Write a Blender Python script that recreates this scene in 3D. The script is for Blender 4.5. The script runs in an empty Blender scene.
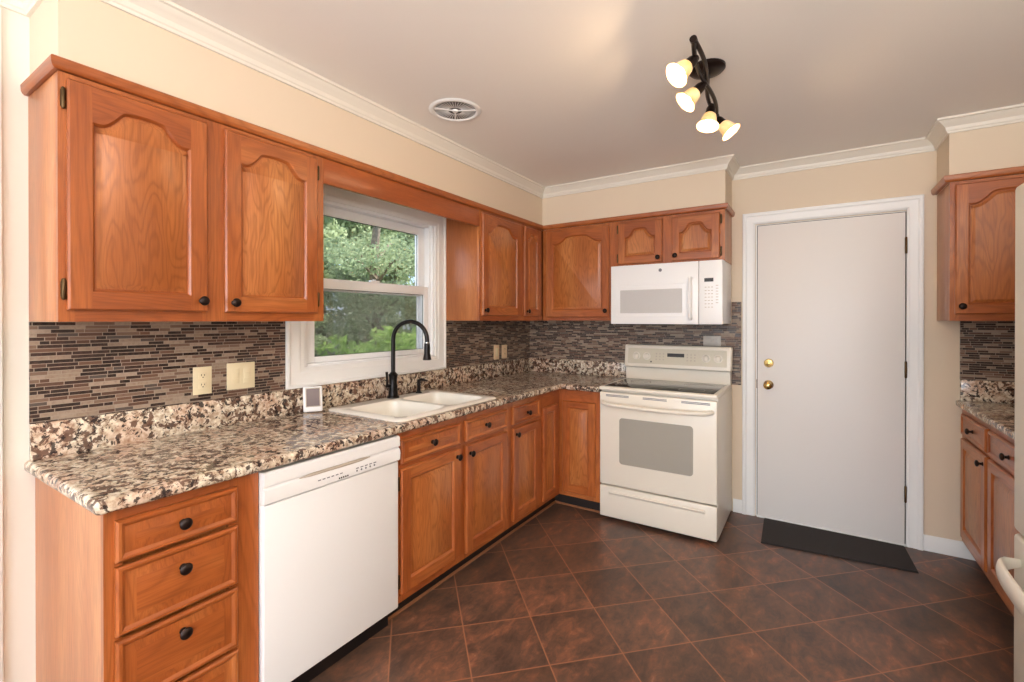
import bpy, bmesh, math, random
from mathutils import Vector, Matrix
PI = math.pi
random.seed(7)
SC = bpy.context.scene
COL = SC.collection

# ------------------------------------------------------------------ camera, world, lights, exposure
cam_d = bpy.data.cameras.new('camera'); cam = bpy.data.objects.new('camera', cam_d); COL.objects.link(cam)
cam_d.sensor_width = 36.0; cam_d.lens = 36.0 * 467.8 / 1024.0
cam_d.shift_x = 0.0002; cam_d.shift_y = -19.8 / 1024.0
cam_d.clip_start = 0.02; cam_d.clip_end = 200
cam.location = (2.183, 0.0, 1.377)
cam.rotation_euler = (math.radians(90 - 0.176), 0, math.radians(32.786))
SC.camera = cam

world = bpy.data.worlds.new('world'); SC.world = world; world.use_nodes = True
wn = world.node_tree; wn.nodes.clear()
w_out = wn.nodes.new('ShaderNodeOutputWorld'); w_bg = wn.nodes.new('ShaderNodeBackground')
w_sky = wn.nodes.new('ShaderNodeTexSky'); w_sky.sky_type = 'HOSEK_WILKIE'
w_sky.turbidity = 6.0; w_sky.ground_albedo = 0.3
w_sky.sun_direction = Vector((-0.25, -0.45, 0.85)).normalized()
w_bg.inputs['Strength'].default_value = 6.5
wn.links.new(w_sky.outputs[0], w_bg.inputs[0]); wn.links.new(w_bg.outputs[0], w_out.inputs[0])

def light(name, kind, loc, rot, energy, color, **kw):
    d = bpy.data.lights.new(name, kind); d.energy = energy; d.color = color
    for k, v in kw.items(): setattr(d, k, v)
    o = bpy.data.objects.new(name, d); COL.objects.link(o); o.location = loc; o.rotation_euler = rot
    return o
sun = light('sun', 'SUN', (0, 0, 8), (math.radians(-24), math.radians(26), math.radians(0)), 9.0, (1.0, 0.95, 0.86), angle=0.03)
light('rear_fill', 'AREA', (2.1, -2.85, 1.45), (math.radians(90), 0, math.radians(12)), 86, (0.97, 0.98, 1.0), shape='RECTANGLE', size=2.5, size_y=2.1)  # unseen fill light added behind the camera, stands in for light from the rear
light('ceiling_bounce_fill', 'AREA', (2.7, -0.6, 1.75), (math.radians(172), 0, 0), 68, (1.0, 0.97, 0.96), shape='DISK', size=0.6)  # added fill light, out of view, bounced off the ceiling to brighten it
VS = SC.view_settings
SC.display_settings.display_device = 'sRGB'
VS.view_transform = 'Standard'; VS.look = 'None'; VS.exposure = 0.40; VS.gamma = 1.0; VS.use_curve_mapping = False

# ------------------------------------------------------------------ materials
def lin(c):
    return tuple(((x / 255) / 12.92 if x / 255 <= 0.04045 else ((x / 255 + 0.055) / 1.055) ** 2.4) for x in c) + (1.0,)
class NT:
    def __init__(s, name):
        s.m = bpy.data.materials.new(name); s.m.use_nodes = True
        s.t = s.m.node_tree; s.b = s.t.nodes['Principled BSDF']; s.out = s.t.nodes['Material Output']
    def n(s, ty, **kw):
        x = s.t.nodes.new('ShaderNode' + ty)
        for k, v in kw.items(): setattr(x, k, v)
        return x
    def l(s, a, b): s.t.links.new(a, b)
    def val(s, sock, v):
        if hasattr(v, 'is_linked') or hasattr(v, 'links'): s.l(v, sock)
        else: sock.default_value = v
    def math(s, op, a, b=0.0, c=None):
        x = s.n('Math', operation=op); s.val(x.inputs[0], a); s.val(x.inputs[1], b)
        if c is not None: s.val(x.inputs[2], c)
        return x.outputs[0]
    def mapping(s, vec, scale=(1, 1, 1), loc=None):
        x = s.n('Mapping'); s.l(vec, x.inputs[0]); x.inputs['Scale'].default_value = scale
        if loc is not None: s.val(x.inputs['Location'], loc)
        return x.outputs[0]
    def noise(s, vec, scale=5, detail=3, rough=0.5, dist=0.0):
        x = s.n('TexNoise'); s.l(vec, x.inputs['Vector']); x.inputs['Scale'].default_value = scale
        x.inputs['Detail'].default_value = detail; x.inputs['Roughness'].default_value = rough; x.inputs['Distortion'].default_value = dist
        return x.outputs['Fac']
    def ramp(s, fac, stops, interp='LINEAR'):
        x = s.n('ValToRGB'); x.color_ramp.interpolation = interp; s.l(fac, x.inputs[0])
        e = x.color_ramp.elements
        e[0].position, e[0].color = stops[0][0], stops[0][1]; e[1].position, e[1].color = stops[-1][0], stops[-1][1]
        for p, c in stops[1:-1]:
            k = e.new(p); k.color = c
        return x.outputs[0]
    def mix(s, fac, a, b, mode='MIX'):
        x = s.n('Mix', data_type='RGBA', blend_type=mode); s.val(x.inputs[0], fac); s.val(x.inputs[6], a); s.val(x.inputs[7], b)
        return x.outputs[2]
    def set(s, **kw):
        for k, v in kw.items():
            s.val(s.b.inputs[k.replace('_', ' ')], v)
        return s.m
    def bump(s, h, strength=0.2, dist=0.002):
        x = s.n('Bump'); x.inputs['Strength'].default_value = strength; x.inputs['Distance'].default_value = dist
        s.l(h, x.inputs['Height']); s.l(x.outputs[0], s.b.inputs['Normal'])

def plain(name, rgb, rough=0.5, metal=0.0, mottled=0.0, bump=0.0, scale=40, **kw):
    t = NT(name); co = t.n('TexCoord').outputs['Object']
    c = lin(rgb)
    nz = t.noise(co, scale, 3)
    if mottled > 0:
        d = tuple(x * (1 - mottled) for x in c[:3]) + (1,)
        t.set(Base_Color=t.ramp(nz, [(0.3, d), (0.7, c)]))
    else: t.b.inputs['Base Color'].default_value = c
    t.set(Roughness=rough, Metallic=metal)
    if bump: t.bump(nz, bump, 0.001)
    for k, v in kw.items(): t.b.inputs[k.replace('_', ' ')].default_value = v
    return t.m

def wood(name, vertical=True, tint=(1, 1, 1), figure=0.30, fscale=7.0):
    t = NT(name)
    co = t.n('TexCoord').outputs['Object']
    rnd = t.n('ObjectInfo').outputs['Random']
    off = t.n('CombineXYZ')
    t.l(t.math('MULTIPLY', rnd, 13.0), off.inputs[0]); t.l(t.math('MULTIPLY', rnd, 29.0), off.inputs[1]); t.l(t.math('MULTIPLY', rnd, 17.0), off.inputs[2])
    a, s_ = (1.0, 0.17)
    v = t.mapping(co, (a, a, s_) if vertical else (s_, s_, a), off.outputs[0])
    n1 = t.noise(v, fscale, 2, 0.45, 0.3)
    rings = t.math('SINE', t.math('MULTIPLY', n1, 95.0))
    rings = t.math('MULTIPLY_ADD', rings, 0.5, 0.5)
    fine = t.noise(t.mapping(v, (1, 1, 0.22) if vertical else (0.22, 0.22, 1)), 260.0, 2, 0.6)
    broad = t.noise(v, 5.0, 2, 0.5)
    def c(r, g, b):
        x = lin((r, g, b)); return (x[0] * tint[0], x[1] * tint[1], x[2] * tint[2], 1)
    base = t.ramp(broad, [(0.30, c(164, 91, 42)), (0.5, c(188, 111, 54)), (0.72, c(212, 142, 80))])
    dark = c(126, 66, 24)
    m1 = t.mix(t.math('MULTIPLY', t.math('POWER', rings, 3.0), figure), base, dark)
    m2 = t.mix(t.math('MULTIPLY', t.ramp(fine, [(0.42, (0, 0, 0, 1)), (0.62, (1, 1, 1, 1))]), 0.30), m1, dark)
    t.set(Base_Color=m2, Roughness=0.33)
    t.b.inputs['Coat Weight'].default_value = 0.25; t.b.inputs['Coat Roughness'].default_value = 0.25
    t.bump(fine, 0.12, 0.0006)
    return t.m
WV = wood('oak_vertical', True, (0.80, 0.67, 0.62), 0.34); WH = wood('oak_horizontal', False, (0.80, 0.67, 0.62), 0.34)
WP = wood('oak_flat_sawn_panel', True, (0.93, 0.93, 0.98), 0.42, 12.0)
WS = wood('oak_side_panel_glare', True, (0.94, 1.0, 1.25), 0.15)  # side panels tinted paler, light glare put into the wood colour
WOOD = [WV, WH, WP]

def granite():
    t = NT('granite'); p = t.n('NewGeometry').outputs['Position']
    vr = t.n('TexVoronoi'); t.l(p, vr.inputs['Vector']); vr.inputs['Scale'].default_value = 55
    nb = t.math('ADD', t.noise(p, 31, 5, 0.68, 0.5), t.math('MULTIPLY_ADD', t.noise(t.mapping(p, (1, 1, 1), (3, 5, 1)), 5.5, 2), 0.22, -0.11))
    nl = t.noise(p, 7, 3, 0.5)
    base = t.ramp(t.noise(p, 45, 4, 0.6), [(0.32, lin((142, 118, 98))), (0.43, lin((186, 168, 146))), (0.54, lin((216, 203, 182))), (0.68, lin((240, 233, 215)))])
    pink = t.ramp(nl, [(0.48, (0, 0, 0, 1)), (0.62, (1, 1, 1, 1))])
    b2 = t.mix(t.math('MULTIPLY', pink, 0.3), base, lin((196, 138, 112)))
    br = t.ramp(nb, [(0.51, (0, 0, 0, 1)), (0.535, (1, 1, 1, 1))])
    b3 = t.mix(t.math('MULTIPLY', br, 0.9), b2, t.ramp(vr.outputs['Distance'], [(0.2, lin((58, 36, 30))), (0.7, lin((98, 66, 52)))]))
    bk = t.ramp(t.math('ADD', t.noise(p, 46, 4, 0.6, 0.3), t.math('MULTIPLY_ADD', t.noise(t.mapping(p, (1, 1, 1), (9, 2, 4)), 8, 2), 0.20, -0.10)), [(0.565, (0, 0, 0, 1)), (0.59, (1, 1, 1, 1))])
    b4 = t.mix(t.math('MULTIPLY', bk, 0.9), b3, lin((38, 30, 32)))
    t.set(Base_Color=b4, Roughness=0.13); t.b.inputs['Specular IOR Level'].default_value = 0.5
    return t.m
GRAN = granite()

def mosaic():
    t = NT('strip_mosaic'); p = t.n('NewGeometry').outputs['Position']
    sp = t.n('SeparateXYZ'); t.l(p, sp.inputs[0])
    u = t.math('ADD', sp.outputs[0], sp.outputs[1]); z = sp.outputs[2]
    H = 0.0128
    zr = t.math('DIVIDE', z, H); row = t.math('FLOOR', zr); fz = t.math('FRACT', zr)
    def wn1(v, k=0.0):
        w = t.n('TexWhiteNoise', noise_dimensions='1D'); t.l(t.math('ADD', v, k), w.inputs['W']); return w.outputs['Value']
    L = t.math('MULTIPLY_ADD', wn1(row, 0.37), 0.055, 0.085)
    ur = t.math('ADD', t.math('DIVIDE', u, L), t.math('MULTIPLY', wn1(row, 91.3), 7.0))
    colf = t.math('FLOOR', ur); fu = t.math('FRACT', ur)
    cid = t.math('ADD', t.math('MULTIPLY', row, 57.31), t.math('MULTIPLY', colf, 3.77))
    split = t.math('MULTIPLY_ADD', wn1(cid, 5.5), 0.5, 0.25)
    side = t.math('GREATER_THAN', fu, split)
    cid2 = t.math('ADD', cid, t.math('MULTIPLY', side, 0.5))
    r = wn1(cid2, 0.0); r2 = wn1(cid2, 33.3)
    # distance to strip edges in metres
    du = t.math('MULTIPLY', t.math('MINIMUM', t.math('MINIMUM', fu, t.math('SUBTRACT', 1.0, fu)), t.math('ABSOLUTE', t.math('SUBTRACT', fu, split))), L)
    dz = t.math('MULTIPLY', t.math('MINIMUM', fz, t.math('SUBTRACT', 1.0, fz)), H)
    grout = t.math('LESS_THAN', t.math('MINIMUM', du, dz), 0.0011)
    col = t.ramp(r, [(0.0, lin((34, 20, 16))), (0.26, lin((54, 34, 26))), (0.42, lin((90, 62, 48))), (0.54, lin((120, 96, 80))), (0.66, lin((148, 130, 112))),
                     (0.82, lin((158, 141, 124))), (0.90, lin((108, 78, 60))), (0.95, lin((82, 74, 68)))], 'CONSTANT')
    veins = t.noise(p, 90, 4, 0.6)
    col = t.mix(t.math('MULTIPLY', t.ramp(veins, [(0.45, (0, 0, 0, 1)), (0.7, (1, 1, 1, 1))]), 0.35), col, lin((105, 72, 58)))
    col = t.mix(grout, col, lin((156, 142, 128)))
    t.set(Base_Color=col)
    gl = t.math('MULTIPLY_ADD', t.math('GREATER_THAN', r, 0.32), 0.2, 0.3)
    t.set(Roughness=t.math('MAXIMUM', gl, t.math('MULTIPLY', grout, 0.8)))
    t.bump(t.math('SUBTRACT', 1.0, grout), 0.35, 0.001)
    return t.m
MOSAIC = mosaic()

def floor_mat():
    t = NT('slate_look_tile'); p = t.n('NewGeometry').outputs['Position']
    sp = t.n('SeparateXYZ'); t.l(p, sp.inputs[0])
    s2 = math.sqrt(2); T = 0.2215 * s2
    a = t.math('DIVIDE', t.math('SUBTRACT', t.math('ADD', sp.outputs[0], sp.outputs[1]), 0.86 + 1.647), T * s2)
    b = t.math('DIVIDE', t.math('SUBTRACT', t.math('SUBTRACT', sp.outputs[1], sp.outputs[0]), 1.647 - 0.86), T * s2)
    fa, fb = t.math('FRACT', a), t.math('FRACT', b)
    def ed(f): return t.math('MINIMUM', f, t.math('SUBTRACT', 1.0, f))
    g = t.math('MULTIPLY', t.math('MINIMUM', ed(fa), ed(fb)), T)
    grout = t.ramp(g, [(0.0022, (1, 1, 1, 1)), (0.0040, (0, 0, 0, 1))])
    ia, ib = t.math('FLOOR', a), t.math('FLOOR', b)
    cb = t.n('CombineXYZ'); t.l(ia, cb.inputs[0]); t.l(ib, cb.inputs[1])
    w = t.n('TexWhiteNoise', noise_dimensions='2D'); t.l(cb.outputs[0], w.inputs['Vector'])
    off = t.n('VectorMath', operation='MULTIPLY_ADD'); t.l(w.outputs['Color'], off.inputs[0]); off.inputs[1].default_value = (9, 9, 9); t.l(p, off.inputs[2])
    q = off.outputs[0]
    n1 = t.noise(t.mapping(q, (1.6, 0.8, 1)), 4.2, 5, 0.62, 0.8)
    n2 = t.noise(t.mapping(q, (1.5, 0.8, 1)), 17, 6, 0.72, 0.6)
    mixn = t.math('ADD', t.math('MULTIPLY', n1, 0.5), t.math('MULTIPLY', n2, 0.5))
    col = t.ramp(mixn, [(0.36, lin((60, 47, 41))), (0.45, lin((80, 60, 50))), (0.53, lin((98, 70, 56))), (0.60, lin((122, 80, 60))), (0.70, lin((156, 116, 94)))])
    bright = t.math('MULTIPLY_ADD', w.outputs['Value'], 0.40, 0.92)
    vm = t.n('VectorMath', operation='SCALE'); t.l(col, vm.inputs[0]); t.l(bright, vm.inputs['Scale'])
    col = t.mix(grout, vm.outputs[0], lin((164, 108, 78)))
    t.set(Base_Color=col, Roughness=t.ramp(n2, [(0.3, (0.30,) * 3 + (1,)), (0.7, (0.46,) * 3 + (1,))]))
    h = t.math('ADD', t.math('MULTIPLY', n2, 0.4), t.math('MULTIPLY', t.math('SUBTRACT', 1.0, grout), 0.8))
    t.bump(h, 0.25, 0.002)
    return t.m
FLOORM = floor_mat()

PAINT = plain('wall_paint', (223, 206, 183), 0.75, bump=0.05, scale=180)
PAINTW = plain('wall_paint_pale', (232, 228, 218), 0.75, bump=0.05, scale=180)
CEILM = plain('ceiling_paint', (242, 238, 232), 0.9, bump=0.08, scale=120)
TRIMW = plain('white_trim_paint', (240, 241, 240), 0.4)
CROWNM = plain('crown_paint_warm_cast', (230, 224, 212), 0.45)  # crown paint with the warm cast of the light put into its colour
VINYL = plain('white_vinyl', (243, 245, 247), 0.35)
DOORP = plain('door_paint', (230, 226, 222), 0.42, bump=0.03, scale=12)
WHITE_AP = plain('white_enamel', (240, 240, 240), 0.3)
WHITE_AP2 = plain('white_enamel_shaded', (222, 222, 220), 0.35)  # darker copy of the white enamel, shade put into the colour
BISQUE = plain('bisque_enamel', (230, 223, 209), 0.28)
BISQUE2 = plain('bisque_plastic', (206, 198, 178), 0.4)
FRIDGEM = plain('bisque_textured_steel', (226, 220, 204), 0.38, bump=0.1, scale=300)
SINKM = plain('cream_sink_enamel', (246, 242, 231), 0.2)
IVORY = plain('ivory_plastic', (228, 216, 182), 0.35)
GREYPL = plain('grey_beige_plastic', (188, 176, 162), 0.4)
TANPL = plain('tan_plastic', (226, 200, 164), 0.4)
LIGHTPL = plain('light_grey_plastic', (186, 180, 172), 0.4)
DARKPL = plain('dark_plastic', (24, 20, 20), 0.35)
BRONZE = plain('oil_rubbed_bronze', (46, 34, 30), 0.36, 0.7, mottled=0.3)
BLACKM = plain('matte_black_metal', (26, 22, 22), 0.3, 0.6)
BRASS = plain('brass', (206, 176, 112), 0.22, 1.0)
HINGEM = plain('aged_brass_hinge', (92, 72, 48), 0.4, 0.9)
BLACKGL = plain('black_ceramic_glass', (30, 28, 28), 0.08)
OVENGL = plain('oven_window_glass', (160, 156, 146), 0.18)
MWGL = plain('microwave_screen', (196, 194, 192), 0.3, mottled=0.08, scale=400)
GASKET_SHADEM = plain('gasket_and_gap_shade', (20, 16, 14), 0.8)  # black of the window gaskets, also painted shade in the door gaps
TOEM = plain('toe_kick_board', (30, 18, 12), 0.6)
MATM = plain('rubber_mat', (44, 38, 36), 0.85, mottled=0.3, bump=0.8, scale=260)
CHROME = plain('chrome', (200, 200, 200), 0.15, 1.0)
GREYTXT = plain('grey_print', (120, 122, 130), 0.5)
TAN = plain('floor_edge_caulk', (140, 92, 60), 0.5)
GROUND = plain('ground_cover', (70, 88, 44), 0.95, mottled=0.5, scale=3)
BARK = plain('tree_bark', (150, 134, 116), 0.95, mottled=0.45, bump=0.8, scale=14)
LCD = plain('lcd_grey', (112, 100, 104), 0.25)

def glass_mat():
    t = NT('window_glass'); t.t.nodes.remove(t.b)
    tr = t.n('BsdfTransparent'); gl = t.n('BsdfGlossy'); gl.inputs['Roughness'].default_value = 0.02
    mx = t.n('MixShader'); g = t.n('NewGeometry'); dp = t.n('VectorMath', operation='DOT_PRODUCT')
    t.l(g.outputs['Normal'], dp.inputs[0]); t.l(g.outputs['Incoming'], dp.inputs[1])
    f5 = t.math('POWER', t.math('SUBTRACT', 1.0, t.math('ABSOLUTE', dp.outputs['Value'])), 5.0)
    t.l(t.math('MULTIPLY_ADD', f5, 0.9, 0.035), mx.inputs[0]); t.l(tr.outputs[0], mx.inputs[1]); t.l(gl.outputs[0], mx.inputs[2]); t.l(mx.outputs[0], t.out.inputs[0])
    return t.m
GLASS = glass_mat()
def screen_mat():
    t = NT('insect_screen'); t.t.nodes.remove(t.b)
    tr = t.n('BsdfTransparent'); d = t.n('BsdfDiffuse'); d.inputs[0].default_value = lin((110, 112, 108))
    mx = t.n('MixShader'); mx.inputs[0].default_value = 0.42
    t.l(tr.outputs[0], mx.inputs[1]); t.l(d.outputs[0], mx.inputs[2]); t.l(mx.outputs[0], t.out.inputs[0])
    return t.m
SCREEN = screen_mat()
def shade_mat():
    t = NT('frosted_lamp_glass'); c = t.n('TexCoord').outputs['Object']
    col = t.ramp(t.noise(c, 25, 3), [(0.3, lin((255, 200, 120))), (0.7, lin((255, 232, 180)))])
    t.set(Base_Color=col, Roughness=0.3)
    t.l(col, t.b.inputs['Emission Color']); t.b.inputs['Emission Strength'].default_value = 0.30
    return t.m
SHADE = shade_mat()
def bulb_mat():
    t = NT('lit_bulb'); t.b.inputs['Emission Color'].default_value = (1, 0.85, 0.6, 1); t.b.inputs['Emission Strength'].default_value = 2.5
    t.b.inputs['Base Color'].default_value = (1, 0.95, 0.85, 1)
    return t.m
BULB = bulb_mat()
def leaf_mat(name, c1, c2):
    t = NT(name); t.t.nodes.remove(t.b)
    p = t.n('NewGeometry').outputs['Position']
    col = t.ramp(t.noise(p, 3.5, 3), [(0.3, lin(c1)), (0.7, lin(c2))])
    d = t.n('BsdfDiffuse'); tl = t.n('BsdfTranslucent'); mx = t.n('MixShader'); mx.inputs[0].default_value = 0.45
    t.l(col, d.inputs[0]); t.l(col, tl.inputs[0]); t.l(d.outputs[0], mx.inputs[1]); t.l(tl.outputs[0], mx.inputs[2]); t.l(mx.outputs[0], t.out.inputs[0])
    return t.m
LEAF = leaf_mat('tree_leaves', (132, 148, 112), (196, 210, 168))
LEAF2 = leaf_mat('tree_leaves_pale', (140, 162, 112), (204, 220, 172))
LEAFB = leaf_mat('shrub_leaves', (140, 180, 80), (205, 228, 140))

# ------------------------------------------------------------------ mesh helpers
def wloc(o):
    v = Vector((0, 0, 0))
    while o is not None:
        v += o.location; o = o.parent
    return v
def obj(name, bm, mats, parent=None, angle=35, loc=None):
    """bm is in world coordinates; linked as ONE mesh object."""
    if not isinstance(mats, (list, tuple)): mats = [mats]
    bmesh.ops.recalc_face_normals(bm, faces=bm.faces[:])
    off = wloc(parent) if parent is not None else Vector((0, 0, 0))
    if loc is not None: off = off + (Vector(loc) - off)
    bmesh.ops.translate(bm, verts=bm.verts[:], vec=-off)
    me = bpy.data.meshes.new(name); bm.to_mesh(me); bm.free()
    for m in mats: me.materials.append(m)
    if angle:
        for pl in me.polygons: pl.use_smooth = True
        me.set_sharp_from_angle(angle=math.radians(angle))
    o = bpy.data.objects.new(name, me); COL.objects.link(o)
    if parent is not None:
        o.parent = parent; o.location = off - wloc(parent)
    elif loc is not None: o.location = loc
    return o
def thing(name, label, cat, loc, group=None):
    o = bpy.data.objects.new(name, None); COL.objects.link(o); o.location = loc; o.empty_display_size = 0.05
    o['label'] = label; o['category'] = cat
    if group: o['group'] = group
    return o
def tag(o, label, cat, group=None, kind=None):
    o['label'] = label; o['category'] = cat
    if group: o['group'] = group
    if kind: o['kind'] = kind
    return o
def struct(o, label=None):
    o['kind'] = 'structure'
    if label: o['label'] = label
    return o
def new(): return bmesh.new()
def box(bm, x0, x1, y0, y1, z0, z1, mat=0, bev=0.0, seg=2):
    vs = [bm.verts.new((x, y, z)) for x in (x0, x1) for y in (y0, y1) for z in (z0, z1)]
    fs = [bm.faces.new([vs[i] for i in f]) for f in ((0, 1, 3, 2), (4, 6, 7, 5), (0, 4, 5, 1), (2, 3, 7, 6), (0, 2, 6, 4), (1, 5, 7, 3))]
    for f in fs: f.material_index = mat
    if bev > 0:
        bmesh.ops.recalc_face_normals(bm, faces=fs)
        es = list({e for f in fs for e in f.edges})
        r = bmesh.ops.bevel(bm, geom=es, offset=bev, segments=seg, affect='EDGES', profile=0.5)
        for f in r['faces']: f.material_index = mat
    return bm
def B(*a, **k): return box(new(), *a, **k)
def frame_of(axis):
    a = Vector(axis).normalized()
    t = Vector((0, 0, 1)) if abs(a.z) < 0.9 else Vector((1, 0, 0))
    u = a.cross(t).normalized(); v = a.cross(u).normalized()
    return a, u, v
def lathe(bm, o, axis, prof, n=24, mat=0, sx=1.0):
    """prof: list of (distance along axis, radius); radius 0 closes."""
    a, u, v = frame_of(axis); o = Vector(o); rings = []
    for d, r in prof:
        if r <= 1e-6: rings.append([bm.verts.new(o + a * d)])
        else: rings.append([bm.verts.new(o + a * d + (u * math.cos(2 * PI * k / n) * sx + v * math.sin(2 * PI * k / n)) * r) for k in range(n)])
    for A, Bq in zip(rings, rings[1:]):
        for k in range(n):
            k2 = (k + 1) % n
            if len(A) == 1 and len(Bq) == 1: continue
            if len(A) == 1: f = [A[0], Bq[k], Bq[k2]]
            elif len(Bq) == 1: f = [A[k], A[k2], Bq[0]]
            else: f = [A[k], A[k2], Bq[k2], Bq[k]]
            bm.faces.new(f).material_index = mat
    return bm
def tube(bm, pts, r, n=12, mat=0, cap=True):
    pts = [Vector(p) for p in pts]; rs = r if isinstance(r, (list, tuple)) else [r] * len(pts)
    rings = []; u = None
    for i, p in enumerate(pts):
        d = (pts[min(i + 1, len(pts) - 1)] - pts[max(i - 1, 0)]).normalized()
        if u is None: _, u, _ = frame_of(d)
        u = (u - d * u.dot(d)).normalized(); v = d.cross(u)
        rings.append([bm.verts.new(p + (u * math.cos(2 * PI * k / n) + v * math.sin(2 * PI * k / n)) * rs[i]) for k in range(n)])
    for A, Bq in zip(rings, rings[1:]):
        for k in range(n): bm.faces.new([A[k], A[(k + 1) % n], Bq[(k + 1) % n], Bq[k]]).material_index = mat
    if cap:
        bm.faces.new(rings[0]).material_index = mat; bm.faces.new(rings[-1][::-1]).material_index = mat
    return bm
def offset_poly(P, d, closed=True):
    """offset a ccw 2D polyline inwards (to its left) by d."""
    n = len(P); out = []
    for i in range(n):
        p = Vector(P[i])
        a = Vector(P[(i - 1) % n]) if (closed or i > 0) else None
        b = Vector(P[(i + 1) % n]) if (closed or i < n - 1) else None
        ns = []
        if a is not None: e = (p - a).normalized(); ns.append(Vector((-e.y, e.x)))
        if b is not None: e = (b - p).normalized(); ns.append(Vector((-e.y, e.x)))
        if len(ns) == 1: out.append(p + ns[0] * d)
        else: out.append(p + (ns[0] + ns[1]) / (1 + ns[0].dot(ns[1])) * d)
    return out
def sweep(bm, path, prof, mats=None):
    """path: plan polyline; prof: closed list of (offset to the left of the path, z)."""
    cols = [offset_poly(path, d, False) for d, z in prof]
    n = len(prof); V = [[bm.verts.new((cols[j][i].x, cols[j][i].y, prof[j][1])) for j in range(n)] for i in range(len(path))]
    for A, Bq in zip(V, V[1:]):
        for j in range(n): bm.faces.new([A[j], A[(j + 1) % n], Bq[(j + 1) % n], Bq[j]])
    bm.faces.new(V[0]); bm.faces.new(V[-1][::-1])
    return bm
def place(bm, kind, a, z, d):
    """local (u along the width, depth outwards, w up) -> world. kind: 'L' faces +x, 'B' faces -y, 'R' faces -x."""
    for v in bm.verts:
        u, dd, w = v.co
        if kind == 'L': v.co = (d + dd, a + u, z + w)
        elif kind == 'B': v.co = (a + u, d - dd, z + w)
        else: v.co = (d - dd, a + u, z + w)
    return bm
def panel_door(w, h, stile=0.055, arch=0.0, T=0.019, raise_=0.024, gd=0.011):
    """raised panel door or drawer front in local (u, depth, w) coordinates; slot 0 vertical grain, slot 1 horizontal."""
    bm = new(); e = 0.005
    xl, xr, zb = stile, w - stile, stile
    zt = h - stile * 0.9 - arch
    top = []
    N = 28 if arch > 0 else 1
    for i in range(N + 1):
        t = i / N; x = xr + (xl - xr) * t
        s = abs(2 * t - 1) / 0.84
        q = min(1.0, max(0.0, (1 - s) / 0.55)); q = q * q * (3 - 2 * q)
        y = arch * (0.76 * q + 0.24 * math.sqrt(max(0.0, 1 - min(1, s / 0.62) ** 2)))
        top.append((x, zt + y))
    inner = [(xl, zb), (xr, zb)] + top            # ccw
    def ring(P, dep): return [bm.verts.new((p[0], dep, p[1])) for p in P]
    R0 = ring(inner, T)
    n = len(inner)
    # front border vertices (ccw)
    bp = [(e, e), (xl, e), (xr, e), (w - e, e), (w - e, h - e)] + [(p[0], h - e) for p in top] + [(e, h - e)]
    FB = ring(bp, T)
    def sc(p): return ((p[0] if e < p[0] < w - e else (0 if p[0] <= e else w)), (p[1] if e < p[1] < h - e else (0 if p[1] <= e else h)))
    OB = ring([sc(p) for p in bp], T - 0.006); BK = ring([sc(p) for p in bp], 0)
    m = len(bp)
    def F(vs, mi): f = bm.faces.new(vs); f.material_index = mi; return f
    F([FB[1], FB[2], R0[1], R0[0]], 1)
    F([FB[2], FB[3], FB[4], FB[5], R0[2], R0[1]], 0)
    for i in range(N): F([R0[2 + i], FB[5 + i], FB[6 + i], R0[3 + i]], 1)
    F([FB[0], FB[1], R0[0], R0[2 + N], FB[5 + N], FB[6 + N]], 0)
    for i in range(m):
        j = (i + 1) % m; mi = 1 if (i in (0, 1, 2) or 4 <= i <= 5 + N) else 0
        F([FB[i], FB[j], OB[j], OB[i]], mi); F([OB[i], OB[j], BK[j], BK[i]], mi)
    F(BK[::-1], 0)
    prev = R0
    for k, (d, dep) in enumerate([(0.004, T - 0.003), (0.008, T - gd), (0.012, T - gd), (0.012 + raise_, T - 0.0015)]):
        cur = ring(offset_poly(inner, d), dep)
        for i in range(n):
            j = (i + 1) % n
            F([prev[i], prev[j], cur[j], cur[i]], (1 if (i == 0 or 2 <= i < 2 + N) and k < 2 else (2 if k == 3 and w < h * 1.5 else 0)))
        prev = cur
    F(prev, 2 if w < h * 1.5 else 1)
    return bm
DIRS = {'L': (1, 0, 0), 'B': (0, -1, 0), 'R': (-1, 0, 0)}
def knob(kind, a, z, d, parent):
    p = {'L': (d, a, z), 'B': (a, d, z), 'R': (d, a, z)}[kind]
    bm = lathe(new(), p, DIRS[kind], [(0.0, 0), (0.0, 0.010), (0.003, 0.010), (0.005, 0.006), (0.014, 0.006), (0.017, 0.014), (0.022, 0.017), (0.027, 0.014), (0.030, 0.006), (0.030, 0)], 16)
    return obj('knob', bm, BRONZE, parent, 40)
def hinge(kind, a, z, d, parent):
    bm = new()
    p = {'L': (d + 0.006, a, z - 0.028), 'B': (a, d - 0.006, z - 0.028), 'R': (d - 0.006, a, z - 0.028)}[kind]
    lathe(bm, p, (0, 0, 1), [(-0.004, 0), (-0.004, 0.003), (0, 0.0055), (0.056, 0.0055), (0.060, 0.003), (0.060, 0)], 10)
    q = B(-0.006, 0.006, 0.0, 0.003, -0.024, 0.024); place(q, kind, a, z, d)
    me = bpy.data.meshes.new('t'); q.to_mesh(me); q.free(); bm.from_mesh(me); bpy.data.meshes.remove(me)
    return obj('hinge', bm, HINGEM, parent, 40)
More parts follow.
